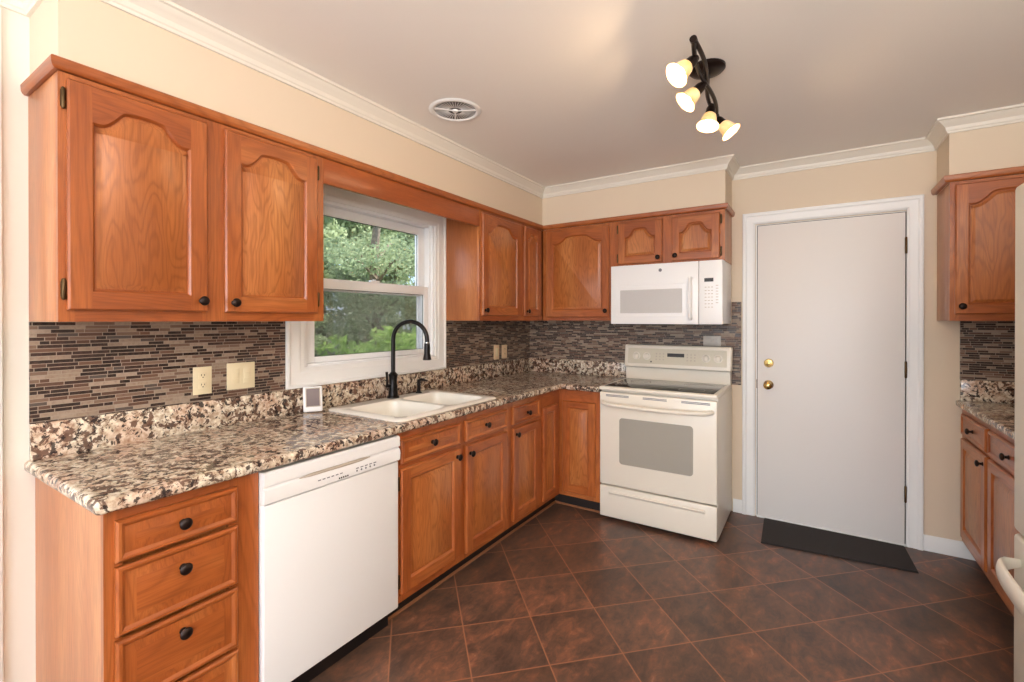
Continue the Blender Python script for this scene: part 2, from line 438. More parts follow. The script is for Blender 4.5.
def door_part(kind, a0, a1, z0, z1, face, parent, name='door', arch=0.0, stile=0.055, kn=None, hg=None, **kw):
    bm = place(panel_door(a1 - a0, z1 - z0, stile, arch, **kw), kind, a0, z0, face)
    s = DIRS[kind]; org = {'L': (face, (a0 + a1) / 2, z0), 'B': ((a0 + a1) / 2, face, z0), 'R': (face, (a0 + a1) / 2, z0)}[kind]
    o = obj(name, bm, WOOD, parent, 30, loc=org)
    df = face + (0.019 if kind == 'L' else -0.019)
    if kn: knob(kind, kn[0], kn[1], df, o)
    for h_ in (hg or []): hinge(kind, h_[0], h_[1], face, o)
    return o

# ------------------------------------------------------------------ dimensions
D = 3.69; XR = 3.50; YR = -2.7; ZC = 2.452
UF = 0.309; BF = 0.618; CF = 0.655
ZB, ZT, ZTR = 1.371, 2.113, 2.150
YA = 0.436

# ------------------------------------------------------------------ room shell
WY0, WY1, WZ0, WZ1 = 1.425, 2.415, 1.115, 2.045       # window opening
fl = obj('floor', B(-0.12, XR + 0.1, YR, D + 0.12, -0.1, 0.0), FLOORM, angle=0); struct(fl)
ce = obj('ceiling', B(-0.12, XR + 0.1, YR, D + 0.12, ZC, ZC + 0.1), CEILM, angle=0); struct(ce)
bm = new(); X0 = -0.14
box(bm, X0, 0, YR, WY0, 0, ZC); box(bm, X0, 0, WY1, D, 0, ZC); box(bm, X0, 0, WY0, WY1, 0, WZ0); box(bm, X0, 0, WY0, WY1, WZ1, ZC)
struct(obj('wall_left', bm, PAINTW, angle=0))
DX0, DX1, DZ1 = 1.845, 2.665, 2.04
bm = new(); box(bm, X0, DX0, D, D + 0.12, 0, ZC); box(bm, DX1, XR, D, D + 0.12, 0, ZC); box(bm, DX0, DX1, D, D + 0.12, DZ1, ZC)
struct(obj('wall_back', bm, PAINT, angle=0))
struct(obj('wall_right', B(XR, XR + 0.1, YR, D + 0.12, 0, ZC), PAINT, angle=0))
bm = new(); box(bm, X0, 0.1, YR - 0.12, YR, 0, ZC); box(bm, 3.4, XR + 0.1, YR - 0.12, YR, 0, ZC); box(bm, 0.1, 3.4, YR - 0.12, YR, 2.3, ZC)
struct(obj('wall_rear', bm, PAINT, angle=0))
# soffits above the wall cabinets
bm = new(); s = 0.300; zs = 2.1145
box(bm, 0.0, s, YA + 0.004, D, zs, ZC); box(bm, s, 1.690, D - s, D, zs, ZC)
struct(obj('soffit_left', bm, PAINT, angle=0))
struct(obj('soffit_right', B(2.797, XR, D - s, D, zs, ZC), PAINT, angle=0))
# crown mouldings
c0, dz = 0.001, 0.075
crown = [(0, ZC - dz), (0.010, ZC - dz), (0.012, ZC - dz + 0.010), (0.016, ZC - dz + 0.014), (0.020, ZC - dz + 0.030), (0.034, ZC - 0.030), (0.044, ZC - 0.022), (0.050, ZC - 0.014), (0.060, ZC - 0.012), (0.060, ZC - 0.0005), (0, ZC - 0.0005)]
path = [(0.0, YR), (0.0, YA + 0.004), (s, YA + 0.004), (s, D - s), (1.690, D - s), (1.690, D), (2.797, D), (2.797, D - s), (XR, D - s), (XR, YR)]
cr = [(-d, z) for d, z in crown]
struct(obj('trim_1', sweep(new(), path, cr), CROWNM, angle=25))
# baseboards
bb = [(0, 0.0), (-0.012, 0.0), (-0.012, 0.075), (-0.006, 0.092), (0, 0.092)]
struct(obj('baseboard_left', sweep(new(), [(0.0, YR), (0.0, 0.24)], bb), TRIMW, angle=25))
struct(obj('baseboard_back', sweep(new(), [(1.702, D), (1.760, D)], bb), TRIMW, angle=25))
struct(obj('baseboard_right', sweep(new(), [(2.736, D), (2.978, D)], bb), TRIMW, angle=25))
# casing of the opening at the near end of the left wall
struct(obj('trim_2', B(0.0, 0.016, 0.28, 0.374, 0, ZC - 0.08, bev=0.004), TRIMW))
# mosaic backsplash (wall finish)
bm = new(); z0 = 1.0325
box(bm, 0, 0.009, YA, 1.3265, z0, ZB - 0.001); box(bm, 0, 0.009, 2.5075, D - 0.009, z0, ZB - 0.001)
struct(obj('wall_tile_left', bm, MOSAIC, angle=0))
bm = new(); box(bm, 0.009, 0.9345, D - 0.009, D, z0, ZB - 0.001); box(bm, 0.9345, 1.752, D - 0.009, D, 0.912, 1.345); box(bm, 1.6905, 1.752, D - 0.009, D, 1.345, 1.504)
struct(obj('wall_tile_back', bm, MOSAIC, angle=0))
struct(obj('wall_tile_right', B(2.899, XR, D - 0.009, D, z0, ZB - 0.001), MOSAIC, angle=0))

# ------------------------------------------------------------------ window
wroot = bpy.data.objects.new('window_1', None); COL.objects.link(wroot); wroot.location = (0, 1.92, WZ0); wroot['kind'] = 'structure'
def rect_frame(bm, x0, x1, y0, y1, z0, z1, tl, tr, tb, tt, bev=0.002):
    box(bm, x0, x1, y0, y0 + tl, z0, z1, bev=bev); box(bm, x0, x1, y1 - tr, y1, z0, z1, bev=bev)
    box(bm, x0, x1, y0 + tl, y1 - tr, z0, z0 + tb, bev=bev); box(bm, x0, x1, y0 + tl, y1 - tr, z1 - tt, z1, bev=bev)
    return bm
# casing: swept section round the opening, with a raised outer band
bm = new()
O = [(1.327, 1.036), (2.507, 1.036), (2.507, 2.112), (1.327, 2.112)]
prof = [(0.0, 0.0), (0.0, 0.022), (0.012, 0.024), (0.020, 0.018), (0.070, 0.016), (0.078, 0.012), (0.097, 0.010), (0.097, 0.0)]
loops = []
for d, x in prof:
    P = offset_poly(O, d); loops.append([bm.verts.new((x + 0.0004, p.x, p.y)) for p in P])
for k in range(len(loops)):
    A, Q = loops[k], loops[(k + 1) % len(loops)]
    for i in range(4): bm.faces.new([A[i], A[(i + 1) % 4], Q[(i + 1) % 4], Q[i]])
obj('window_casing', bm, TRIMW, wroot, 20)
bm = new(); rect_frame(bm, -0.13, -0.0, WY0 + 0.0005, WY1 - 0.0005, WZ0 + 0.0005, WZ1 - 0.0005, 0.022, 0.022, 0.022, 0.022)
rect_frame(bm, -0.125, -0.018, WY0 + 0.022, WY1 - 0.022, WZ0 + 0.022, WZ1 - 0.022, 0.016, 0.016, 0.012, 0.02)
obj('window_frame', bm, VINYL, wroot, 30)
y0, y1 = WY0 + 0.038, WY1 - 0.038
ls = obj('lower_sash', rect_frame(new(), -0.055, -0.022, y0, y1, WZ0 + 0.036, 1.600, 0.045, 0.045, 0.030, 0.055, 0.003), VINYL, wroot, 30)
obj('glass_pane', B(-0.040, -0.036, y0 + 0.043, y1 - 0.043, WZ0 + 0.064, 1.547), GLASS, ls, 0)
us = obj('upper_sash', rect_frame(new(), -0.095, -0.060, y0, y1, 1.535, WZ1 - 0.044, 0.060, 0.060, 0.045, 0.050, 0.003), VINYL, wroot, 30)
obj('glass_pane', B(-0.080, -0.076, y0 + 0.058, y1 - 0.058, 1.578, WZ1 - 0.092), GLASS, us, 0)
obj('gasket', rect_frame(new(), -0.0358, -0.0335, y0 + 0.0425, y1 - 0.0425, WZ0 + 0.0635, 1.5475, 0.005, 0.005, 0.005, 0.005, 0), GASKET_SHADEM, ls, 0)
obj('gasket', rect_frame(new(), -0.0758, -0.0735, y0 + 0.0575, y1 - 0.0575, 1.5775, WZ1 - 0.0915, 0.005, 0.005, 0.005, 0.006, 0), GASKET_SHADEM, us, 0)
sc = obj('insect_screen', B(-0.116, -0.115, y0 + 0.02, y1 - 0.02, WZ0 + 0.05, 1.56), SCREEN, wroot, 0)
obj('screen_frame', rect_frame(new(), -0.121, -0.110, y0, y1, WZ0 + 0.036, 1.578, 0.02, 0.02, 0.015, 0.015, 0.001), VINYL, wroot, 30)
bm = new(); box(bm, -0.044, -0.022, 1.88, 1.95, 1.6005, 1.612, bev=0.003); lathe(bm, (-0.033, 1.915, 1.612), (0, 0, 1), [(0, 0.01), (0.006, 0.01), (0.006, 0)], 12)
obj('sash_lock', bm, VINYL, wroot)

# ------------------------------------------------------------------ entry door
dr = obj('door_1', B(1.857, 2.653, 3.678, 3.714, 0.012, 2.030, bev=0.002), DOORP, loc=(1.857, 3.69, 0.0)); struct(dr)
bm = new()
box(bm, 1.8455, 1.853, D + 0.0005, D + 0.119, 0.001, 2.0395); box(bm, 2.657, 2.6645, D + 0.0005, D + 0.119, 0.001, 2.0395); box(bm, 1.853, 2.657, D + 0.0005, D + 0.119, 2.034, 2.0395)
box(bm, 1.853, 1.870, 3.716, 3.74, 0.001, 2.034); box(bm, 2.640, 2.657, 3.716, 3.74, 0.001, 2.034); box(bm, 1.853, 2.657, 3.716, 3.74, 2.02, 2.034)
struct(obj('trim_3', bm, TRIMW))
bm = new()
P0 = [(1.762, 0.0), (1.762, 2.124), (2.738, 2.124), (2.738, 0.0)]
prof = [(0.0, 0.0), (0.0, 0.020), (0.006, 0.024), (0.020, 0.024), (0.028, 0.018), (0.056, 0.015), (0.066, 0.017), (0.078, 0.012), (0.080, 0.0)]
cols = []
for d, x in prof:
    P = offset_poly(P0, -d, False); cols.append([bm.verts.new((p.x, D - 0.0003 - x, max(p.y, 0.001))) for p in P])
for k in range(len(cols)):
    A, Q = cols[k], cols[(k + 1) % len(cols)]
    for i in range(3): bm.faces.new([A[i], A[i + 1], Q[i + 1], Q[i]])
bm.faces.new([c[0] for c in cols]); bm.faces.new([c[-1] for c in cols][::-1])
struct(obj('trim_4', bm, TRIMW, angle=20))
struct(obj('trim_5', B(1.853, 2.657, 3.670, D + 0.11, 0.0003, 0.010, bev=0.003), TRIMW))
bm = lathe(new(), (1.924, 3.678, 0.928), (0, -1, 0), [(0, 0), (0, 0.031), (0.004, 0.031), (0.009, 0.024), (0.012, 0.013), (0.028, 0.012), (0.034, 0.021), (0.046, 0.028), (0.058, 0.026), (0.066, 0.016), (0.068, 0)], 24)
o = obj('door_knob', bm, BRASS, dr, 40); o['label'] = 'round brass door knob'
bm = lathe(new(), (1.926, 3.678, 1.078), (0, -1, 0), [(0, 0), (0, 0.030), (0.006, 0.030), (0.014, 0.024), (0.016, 0.012), (0.019, 0.010), (0.020, 0)], 24)
box(bm, 1.921, 1.931, 3.648, 3.660, 1.066, 1.090, bev=0.002)
o = obj('deadbolt', bm, BRASS, dr, 40); o['label'] = 'brass deadbolt above the knob'
for z in (1.828, 1.074, 0.319):
    bm = new(); lathe(bm, (2.6555, 3.672, z - 0.045), (0, 0, 1), [(-0.006, 0), (-0.006, 0.004), (0, 0.0065), (0.09, 0.0065), (0.096, 0.004), (0.096, 0)], 10)
    obj('hinge', bm, HINGEM, dr, 40)
bm = new(); box(bm, 2.6532, 2.6568, 3.682, 3.71, 0.012, 2.0335); box(bm, 1.857, 2.653, 3.682, 3.71, 2.0303, 2.0338); box(bm, 1.8532, 1.8568, 3.684, 3.71, 0.012, 2.0335)
obj('gap_shade', bm, GASKET_SHADEM, dr, 0)  # dark strips added as the shadow in the gaps around the door
obj('strike_plate', B(1.8505, 1.8565, 3.6765, 3.6815, 0.90, 0.96), HINGEM, dr)

# ------------------------------------------------------------------ wall cabinets
def carcass_L(y0, y1, z0, z1, parent, back=False):
    if not back: obj('case', B(0.0005, UF - 0.019, y0, y1, z0, z1, bev=0.001), WS, parent)
def face_frame(kind, a0, a1, z0, z1, openings, face, parent, T=0.019, ends=True):
    """plate with stiles and rails around openings list of (a0,a1,z0,z1), built as rails/stiles with backing"""
    bm = new()
    xs = sorted({a0, a1} | {o[0] for o in openings} | {o[1] for o in openings})
    zs_ = sorted({z0, z1} | {o[2] for o in openings} | {o[3] for o in openings})
    V = {}
    def vv(x, z):
        k = (round(x, 5), round(z, 5))
        if k not in V: V[k] = bm.verts.new((x, T, z))
        return V[k]
    front = []
    for i in range(len(xs) - 1):
        for j in range(len(zs_) - 1):
            cx, cz = (xs[i] + xs[i + 1]) / 2, (zs_[j] + zs_[j + 1]) / 2
            hole = any(o[0] < cx < o[1] and o[2] < cz < o[3] for o in openings)
            if hole: continue
            f = bm.faces.new([vv(xs[i], zs_[j]), vv(xs[i + 1], zs_[j]), vv(xs[i + 1], zs_[j + 1]), vv(xs[i], zs_[j + 1])])
            inrow = any(o[0] < cx < o[1] for o in openings)
            f.material_index = 1 if inrow else 0
            front.append(f)
    r = bmesh.ops.extrude_face_region(bm, geom=front)
    for v in [g for g in r['geom'] if isinstance(g, bmesh.types.BMVert)]: v.co.y = 0.0
    place(bm, kind, 0, 0, face - (T if kind == 'L' else -T))
    return obj('face_frame', bm, WOOD, parent, 30)
GU = 'oak wall cabinets'
# left of the window: two doors
c = thing('wall_cabinet', 'large oak wall cabinet with two arched doors left of the window', 'cabinet', (0.0, YA, ZB), GU)
carcass_L(YA, 1.3265, ZB, ZT, c)
face_frame('L', YA, 1.3265, ZB, ZT, [(0.474, 0.824, 1.415, 2.083), (0.909, 1.276, 1.415, 2.083)], UF, c)
door_part('L', 0.454, 0.836, 1.406, 2.095, UF, c, arch=0.062, raise_=0.017, stile=0.056, kn=(0.814, 1.445), hg=[(0.447, 2.035), (0.447, 1.468)])
door_part('L', 0.897, 1.288, 1.406, 2.095, UF, c, arch=0.062, raise_=0.017, stile=0.056, kn=(0.925, 1.442), hg=[(1.296, 2.035), (1.296, 1.468)])
# right of the window
c = thing('wall_cabinet', 'oak wall cabinet between the window and the room corner, deep plain side', 'cabinet', (0.0, 2.508, ZB), GU)
carcass_L(2.508, D - 0.001, ZB, ZT, c)
face_frame('L', 2.508, 3.362, ZB, ZT, [(2.545, 3.003, 1.415, 2.083), (3.085, 3.300, 1.415, 2.083)], UF, c)
door_part('L', 2.527, 3.020, 1.406, 2.095, UF, c, arch=0.062, raise_=0.017, stile=0.056, kn=(2.553, 1.442), hg=[(3.028, 2.035), (3.028, 1.468)])
door_part('L', 3.067, 3.320, 1.406, 2.095, UF, c, arch=0.045, raise_=0.014, stile=0.050, kn=(3.10, 1.442))
# back wall, corner side
c = thing('wall_cabinet', 'oak wall cabinet with one wide arched door in the corner left of the microwave', 'cabinet', (UF, D, ZB), GU)
FY = D - UF + 0.001
obj('case', B(UF + 0.0005, 0.9295, FY + 0.0195, D - 0.0005, ZB, ZT), WS, c)
face_frame('B', UF + 0.0005, 0.9295, ZB, ZT, [(0.37, 0.87, 1.415, 2.083)], FY, c)
door_part('B', 0.349, 0.888, 1.398, 2.095, FY, c, arch=0.058, raise_=0.017, stile=0.056, kn=(0.862, 1.445))
# above the microwave
c = thing('wall_cabinet', 'short oak wall cabinet with two small arched doors above the white microwave', 'cabinet', (1.31, D, 1.771), GU)
obj('case', B(0.9305, 1.690, FY + 0.0195, D - 0.0005, 1.771, ZT), WS, c)
face_frame('B', 0.9305, 1.690, 1.771, ZT, [(0.975, 1.265, 1.80, 2.083), (1.365, 1.645, 1.80, 2.083)], FY, c)
door_part('B', 0.957, 1.283, 1.789, 2.093, FY, c, arch=0.062, raise_=0.014, stile=0.050, kn=(1.255, 1.822), hg=[(0.950, 2.05), (0.950, 1.835)])
door_part('B', 1.348, 1.660, 1.789, 2.093, FY, c, arch=0.062, raise_=0.014, stile=0.050, kn=(1.374, 1.825), hg=[(1.667, 2.05), (1.667, 1.835)])
# right end of the back wall
c = thing('wall_cabinet', 'oak wall cabinet right of the white door, partly hidden by the refrigerator', 'cabinet', (3.1, D, ZB), GU)
obj('case', B(2.798, XR - 0.001, FY + 0.0195, D - 0.0005, ZB, ZT, bev=0.001), WS, c)
face_frame('B', 2.798, XR - 0.001, ZB, ZT, [(2.835, 3.22, 1.415, 2.083)], FY, c)
door_part('B', 2.818, 3.238, 1.406, 2.095, FY, c, arch=0.062, raise_=0.014, stile=0.050, kn=(2.843, 1.448))
# valance over the sink window
o = obj('window_valance', B(UF - 0.019, UF, 1.3275, 2.507, 2.000, ZT, bev=0.001), wood('oak_valance', False, (0.78, 0.60, 0.48), 0.12), loc=(UF, 1.92, 2.0))
tag(o, 'plain oak valance board bridging the cabinets above the sink window', 'valance')
# wooden cornice strips
tp = [(0.0005, ZT + 0.0005), (-0.014, ZT + 0.0005), (-0.019, ZT + 0.006), (-0.022, ZT + 0.012), (-0.022, ZTR - 0.006), (-0.018, ZTR), (0.0085, ZTR), (0.0085, ZT + 0.0025), (0.0005, ZT + 0.0025)]
def cornice(path, label, nm='cabinet_cornice'):
    pr_ = [(0.0085, ZT + 0.002), (-0.008, ZT + 0.002), (-0.013, ZT + 0.007), (-0.016, ZT + 0.014), (-0.017, ZTR - 0.004), (-0.014, ZTR), (0.0085, ZTR)]
    o = obj(nm, sweep(new(), path, pr_), WH, angle=25, loc=(path[0][0], path[0][1], ZT)); return tag(o, label, 'trim')
cornice([(0.0, YA - 0.001), (UF, YA - 0.001), (UF, FY), (1.693, FY), (1.693, D - 0.0005)], 'thin oak cornice strip running along the wall cabinets around the corner')
cornice([(2.788, D - 0.0005), (2.788, FY), (XR - 0.001, FY)], 'short oak cornice strip on the wall cabinet right of the white door')

# ------------------------------------------------------------------ base cabinets
ZC0, ZC1, TK = 0.8745, 0.912, 0.10
GB = 'oak base cabinets'
def base_L(y0, y1, c, op, side=WS):
    obj('case', B(0.0005, BF - 0.019, y0, y1, TK, ZC0 - 0.001), side, c)
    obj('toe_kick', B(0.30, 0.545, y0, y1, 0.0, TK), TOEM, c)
    face_frame('L', y0, y1, TK, ZC0 - 0.001, op, BF, c)
c = thing('base_cabinet', 'oak base cabinet with a stack of four drawers at the near end of the counter', 'cabinet', (0.3, 0.65, 0), GB)
base_L(0.450, 0.8585, c, [(0.49, 0.765, 0.145, 0.835)])
for k, (z0, z1, kz) in enumerate([(0.730, 0.842, 0.786), (0.532, 0.717, 0.655), (0.331, 0.519, 0.468), (0.132, 0.318, 0.26)]):
    door_part('L', 0.472, 0.785, z0, z1, BF, c, name='drawer', stile=0.012, kn=(0.627, kz), raise_=0.020, gd=0.006)
c = thing('base_cabinet', 'oak sink base cabinet with two false drawer fronts and two doors', 'cabinet', (0.3, 1.93, 0), GB)
obj('case', B(0.0005, BF - 0.019, 1.4725, 2.39, TK, 0.68), WS, c)
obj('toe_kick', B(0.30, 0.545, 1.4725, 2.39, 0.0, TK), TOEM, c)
face_frame('L', 1.4725, 2.39, TK, ZC0 - 0.001, [(1.51, 1.89, 0.16, 0.68), (1.98, 2.34, 0.16, 0.68)], BF, c)
door_part('L', 1.493, 1.913, 0.728, 0.838, BF, c, name='drawer', stile=0.012, kn=(1.692, 0.787), raise_=0.020, gd=0.006)
door_part('L', 1.960, 2.358, 0.728, 0.838, BF, c, name='drawer', stile=0.012, kn=(2.091, 0.787) if False else (2.135, 0.787), raise_=0.020, gd=0.006)
door_part('L', 1.493, 1.913, 0.140, 0.704, BF, c, kn=(1.880, 0.667), hg=[(1.486, 0.64), (1.486, 0.20)])
door_part('L', 1.960, 2.358, 0.130, 0.704, BF, c, kn=(1.990, 0.660), hg=[(2.366, 0.64), (2.366, 0.20)])
c = thing('base_cabinet', 'narrow oak base cabinet with one drawer over one door, right of the sink', 'cabinet', (0.3, 2.58, 0), GB)
base_L(2.3905, 2.778, c, [(2.44, 2.735, 0.16, 0.68)])
door_part('L', 2.425, 2.752, 0.728, 0.838, BF, c, name='drawer', stile=0.012, kn=(2.590, 0.780), raise_=0.020, gd=0.006)
door_part('L', 2.425, 2.752, 0.132, 0.704, BF, c, kn=(2.455, 0.665))
# corner cabinet, L shaped
c = thing('base_cabinet', 'oak corner base cabinet with two tall doors meeting in the inside corner', 'cabinet', (0.4, 3.3, 0), GB)
BY = D - BF + 0.001
bm = new(); box(bm, 0.0005, BF - 0.019, 2.7785, D - 0.0005, TK, ZC0 - 0.001); box(bm, BF - 0.019, 0.9345, BY + 0.019, D - 0.0005, TK, ZC0 - 0.001)
obj('case', bm, WS, c)
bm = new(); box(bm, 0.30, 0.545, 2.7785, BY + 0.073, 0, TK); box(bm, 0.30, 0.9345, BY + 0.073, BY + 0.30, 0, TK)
obj('toe_kick', bm, TOEM, c)
face_frame('L', 2.7785, BY, TK, ZC0 - 0.001, [(2.83, 2.99, 0.17, 0.74)], BF, c)
face_frame('B', BF + 0.0005, 0.9345, TK, ZC0 - 0.001, [(0.68, 0.88, 0.17, 0.74)], BY, c)
door_part('L', 2.807, 3.018, 0.130, 0.772, BF, c, stile=0.045)
door_part('B', 0.648, 0.906, 0.130, 0.792, BY, c, stile=0.050)
# right wall base cabinets (face -x)
RF = 2.910
def base_R(y0, y1, c, op):
    obj('case', B(RF + 0.0195, XR - 0.0005, y0, y1, TK, ZC0 - 0.001), WS, c)
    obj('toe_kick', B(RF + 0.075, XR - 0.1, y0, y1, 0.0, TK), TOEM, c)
    face_frame('R', y0, y1, TK, ZC0 - 0.001, op, RF, c)
c = thing('base_cabinet', 'oak base cabinet at the far right, next to the white door wall', 'cabinet', (3.2, 3.4, 0), GB)
base_R(3.165, D - 0.001, c, [(3.20, 3.60, 0.16, 0.68)])
door_part('R', 3.182, 3.630, 0.725, 0.842, RF, c, name='drawer', stile=0.012, kn=(3.39, 0.785), raise_=0.02, gd=0.006)
door_part('R', 3.182, 3.630, 0.140, 0.705, RF, c, kn=(3.212, 0.662))
c = thing('base_cabinet', 'oak base cabinet on the right, beside the refrigerator', 'cabinet', (3.2, 2.7, 0), GB)
base_R(2.285, 3.1645, c, [(2.59, 3.10, 0.16, 0.68)])
for a0, a1, k1, k2 in ((2.560, 3.140, 2.845, 2.590),):
    door_part('R', a0, a1, 0.725, 0.842, RF, c, name='drawer', stile=0.012, kn=(k1, 0.785), raise_=0.02, gd=0.006)
    door_part('R', a0, a1, 0.140, 0.705, RF, c, kn=(k2, 0.662))

# ------------------------------------------------------------------ countertops
SX0, SX1, SY0, SY1 = 0.125, 0.590, 1.535, 2.240      # sink cut-out
def counter(xs, ys, keep, outer, loc, nm, label):
    bm = new(); V = {}
    def vv(x, y):
        if (x, y) not in V: V[(x, y)] = bm.verts.new((x, y, ZC1))
        return V[(x, y)]
    fs = []
    for i in range(len(xs) - 1):
        for j in range(len(ys) - 1):
            if keep((xs[i] + xs[i + 1]) / 2, (ys[j] + ys[j + 1]) / 2):
                fs.append(bm.faces.new([vv(xs[i], ys[j]), vv(xs[i + 1], ys[j]), vv(xs[i + 1], ys[j + 1]), vv(xs[i], ys[j + 1])]))
    r = bmesh.ops.extrude_face_region(bm, geom=fs)
    for v in [g for g in r['geom'] if isinstance(g, bmesh.types.BMVert)]: v.co.z = ZC0
    bmesh.ops.recalc_face_normals(bm, faces=bm.faces[:])
    es = []
    for e in bm.edges:
        a, b = e.verts[0].co, e.verts[1].co
        if abs(a.z - b.z) > 1e-6:
            if len([1 for q in outer if q(a.x, a.y)]) >= 2: es.append(e)
            continue
        m_ = (a + b) / 2
        if any(q(a.x, a.y) and q(b.x, b.y) and q(m_.x, m_.y) for q in outer): es.append(e)
    bmesh.ops.bevel(bm, geom=es, offset=0.016, segments=5, affect='EDGES', profile=0.6)
    return tag(obj(nm, bm, GRAN, angle=50, loc=loc), label, 'countertop')
ct = counter([0.0005, SX0, SX1, CF, 0.9345], [0.424, SY0, SY1, D - CF, D - 0.0005],
             lambda x, y: (x < CF or y > D - CF) and not (SX0 < x < SX1 and SY0 < y < SY1),
             [lambda x, y: abs(x - CF) < 1e-4 and y <= D - CF + 1e-4, lambda x, y: abs(y - 0.424) < 1e-4, lambda x, y: abs(y - (D - CF)) < 1e-4 and x >= CF - 1e-4],
             (0.3, 1.5, ZC0), 'granite_countertop', 'brown and cream speckled granite counter wrapping around the corner beneath the window')
bm = new()
box(bm, 0.0005, 0.020, YA, D - 0.0005, ZC1 + 0.0003, 1.032, bev=0.002); 
obj('splashback_upstand', bm, GRAN, ct, 30)
obj('splashback_upstand', B(0.0203, 0.9345, D - 0.020, D - 0.0005, ZC1 + 0.0003, 1.032, bev=0.002), GRAN, ct, 30)
cr_ = counter([2.882, 3.1, XR - 0.0005], [2.285, 3.0, D - 0.0005], lambda x, y: True, [lambda x, y: abs(x - 2.882) < 1e-4],
              (3.2, 3.0, ZC0), 'granite_countertop', 'short speckled granite counter at the far right, beyond the refrigerator')
obj('splashback_upstand', B(2.899, XR - 0.021, D - 0.020, D - 0.0005, ZC1 + 0.0003, 1.032, bev=0.002), GRAN, cr_, 30)
obj('splashback_upstand', B(XR - 0.0205, XR - 0.0005, 2.285, D - 0.0005, ZC1 + 0.0003, 1.032, bev=0.002), GRAN, cr_, 30)

# ------------------------------------------------------------------ sink
def rrect(x0, x1, y0, y1, r, n=6):
    P = []
    for cx, cy, a0 in ((x1 - r, y0 + r, -PI / 2), (x1 - r, y1 - r, 0), (x0 + r, y1 - r, PI / 2), (x0 + r, y0 + r, PI)):
        for k in range(n + 1): a = a0 + PI / 2 * k / n; P.append((cx + r * math.cos(a), cy + r * math.sin(a)))
    return P
sk = thing('kitchen_sink', 'cream double bowl drop-in sink set in the granite counter', 'sink', (0.36, 1.885, ZC1))
bm = new()
zr = ZC1 + 0.011
def ring(P, z): return [bm.verts.new((p[0], p[1], z)) for p in P]
out_t = ring(rrect(0.092, 0.618, 1.500, 2.272, 0.035), zr); out_o = ring(rrect(0.084, 0.626, 1.492, 2.280, 0.043), zr - 0.006); out_b = ring(rrect(0.086, 0.624, 1.494, 2.278, 0.041), ZC1 + 0.0006)
n = len(out_t)
for A, Q in ((out_t, out_o), (out_o, out_b)):
    for i in range(n): bm.faces.new([A[i], A[(i + 1) % n], Q[(i + 1) % n], Q[i]])
bowls = [(0.175, 0.575, 1.545, 1.875), (0.175, 0.575, 1.910, 2.225)]
edges = [bm.edges.get((out_t[i], out_t[(i + 1) % n])) for i in range(n)]
tops = []
for b in bowls:
    R0 = ring(rrect(*b, 0.05), zr); edges += [bm.edges.new((R0[i], R0[(i + 1) % n])) for i in range(n)]; prev = R0
    x0, x1, y0, y1 = b
    for ins, z in ((0.006, zr - 0.006), (0.012, zr - 0.05), (0.022, zr - 0.17), (0.04, zr - 0.185)):
        cur = ring(rrect(x0 + ins, x1 - ins, y0 + ins, y1 - ins, 0.05), z)
        for i in range(n): bm.faces.new([prev[i], prev[(i + 1) % n], cur[(i + 1) % n], cur[i]])
        prev = cur
    bm.faces.new(prev)
bmesh.ops.triangle_fill(bm, edges=edges, use_beauty=True)
# close underside of the rim
obj('basin', bm, SINKM, sk, 40)
for b in bowls:
    cx, cy = (b[0] + b[1]) / 2, (b[2] + b[3]) / 2
    obj('drain', lathe(new(), (cx, cy, zr - 0.1848), (0, 0, 1), [(0, 0), (0, 0.045), (0.003, 0.043), (0.002, 0.03), (0.001, 0)], 20), CHROME, sk)

# ------------------------------------------------------------------ faucet and soap dispenser
fx, fy, fz = 0.128, 1.915, zr
fc = thing('kitchen_faucet', 'black gooseneck pull-down faucet with side lever behind the sink', 'faucet', (fx, fy, fz))
fx0, fy0 = fx, fy
bm = new(); lathe(bm, (fx, fy, fz + 0.0005), (0, 0, 1), [(0, 0), (0, 0.036), (0.008, 0.035), (0.014, 0.028), (0.05, 0.024), (0.07, 0.026), (0.085, 0.021), (0.12, 0.024), (0.135, 0.028), (0.142, 0.020), (0.15, 0.0135), (0.15, 0)], 24)
obj('base', bm, BLACKM, fc, 40)
R_ = 0.105; zc_ = 1.262; dirx, diry = 0.93, 0.36
pts = [(fx, fy, fz + 0.14), (fx, fy, 1.15), (fx, fy, zc_)]
for k in range(1, 17):
    a = PI - PI * k / 16; q = R_ + R_ * math.cos(a); pts.append((fx + dirx * q, fy + diry * q, zc_ + R_ * math.sin(a)))
pts.append((fx + dirx * 2 * R_, fy + diry * 2 * R_, zc_ - 0.015))
obj('spout', tube(new(), pts, 0.0125, 14), BLACKM, fc, 50)
ex, ey = fx + dirx * 2 * R_, fy + diry * 2 * R_
bm = lathe(new(), (ex, ey, zc_ - 0.0155), (0, 0, -1), [(0, 0), (0, 0.0125), (0.004, 0.0125), (0.005, 0.016), (0.03, 0.018), (0.06, 0.017), (0.085, 0.022), (0.098, 0.025), (0.100, 0.022), (0.098, 0)], 20)
o = obj('spray_head', bm, BLACKM, fc, 40)
obj('collar_ring', lathe(new(), (ex, ey, zc_ - 0.014), (0, 0, -1), [(0, 0), (0, 0.0145), (0.004, 0.0145), (0.004, 0)], 20), CHROME, o)
bm = new(); tube(bm, [(fx, fy - 0.018, fz + 0.07), (fx, fy - 0.048, fz + 0.075)], 0.011); tube(bm, [(fx, fy - 0.044, fz + 0.07), (fx + 0.004, fy - 0.05, fz + 0.11), (fx + 0.008, fy - 0.056, fz + 0.155)], [0.007, 0.006, 0.008])
obj('lever', bm, BLACKM, fc, 50)
sd = thing('soap_dispenser', 'small black soap dispenser right of the black faucet', 'soap dispenser', (0.128, 2.125, fz))
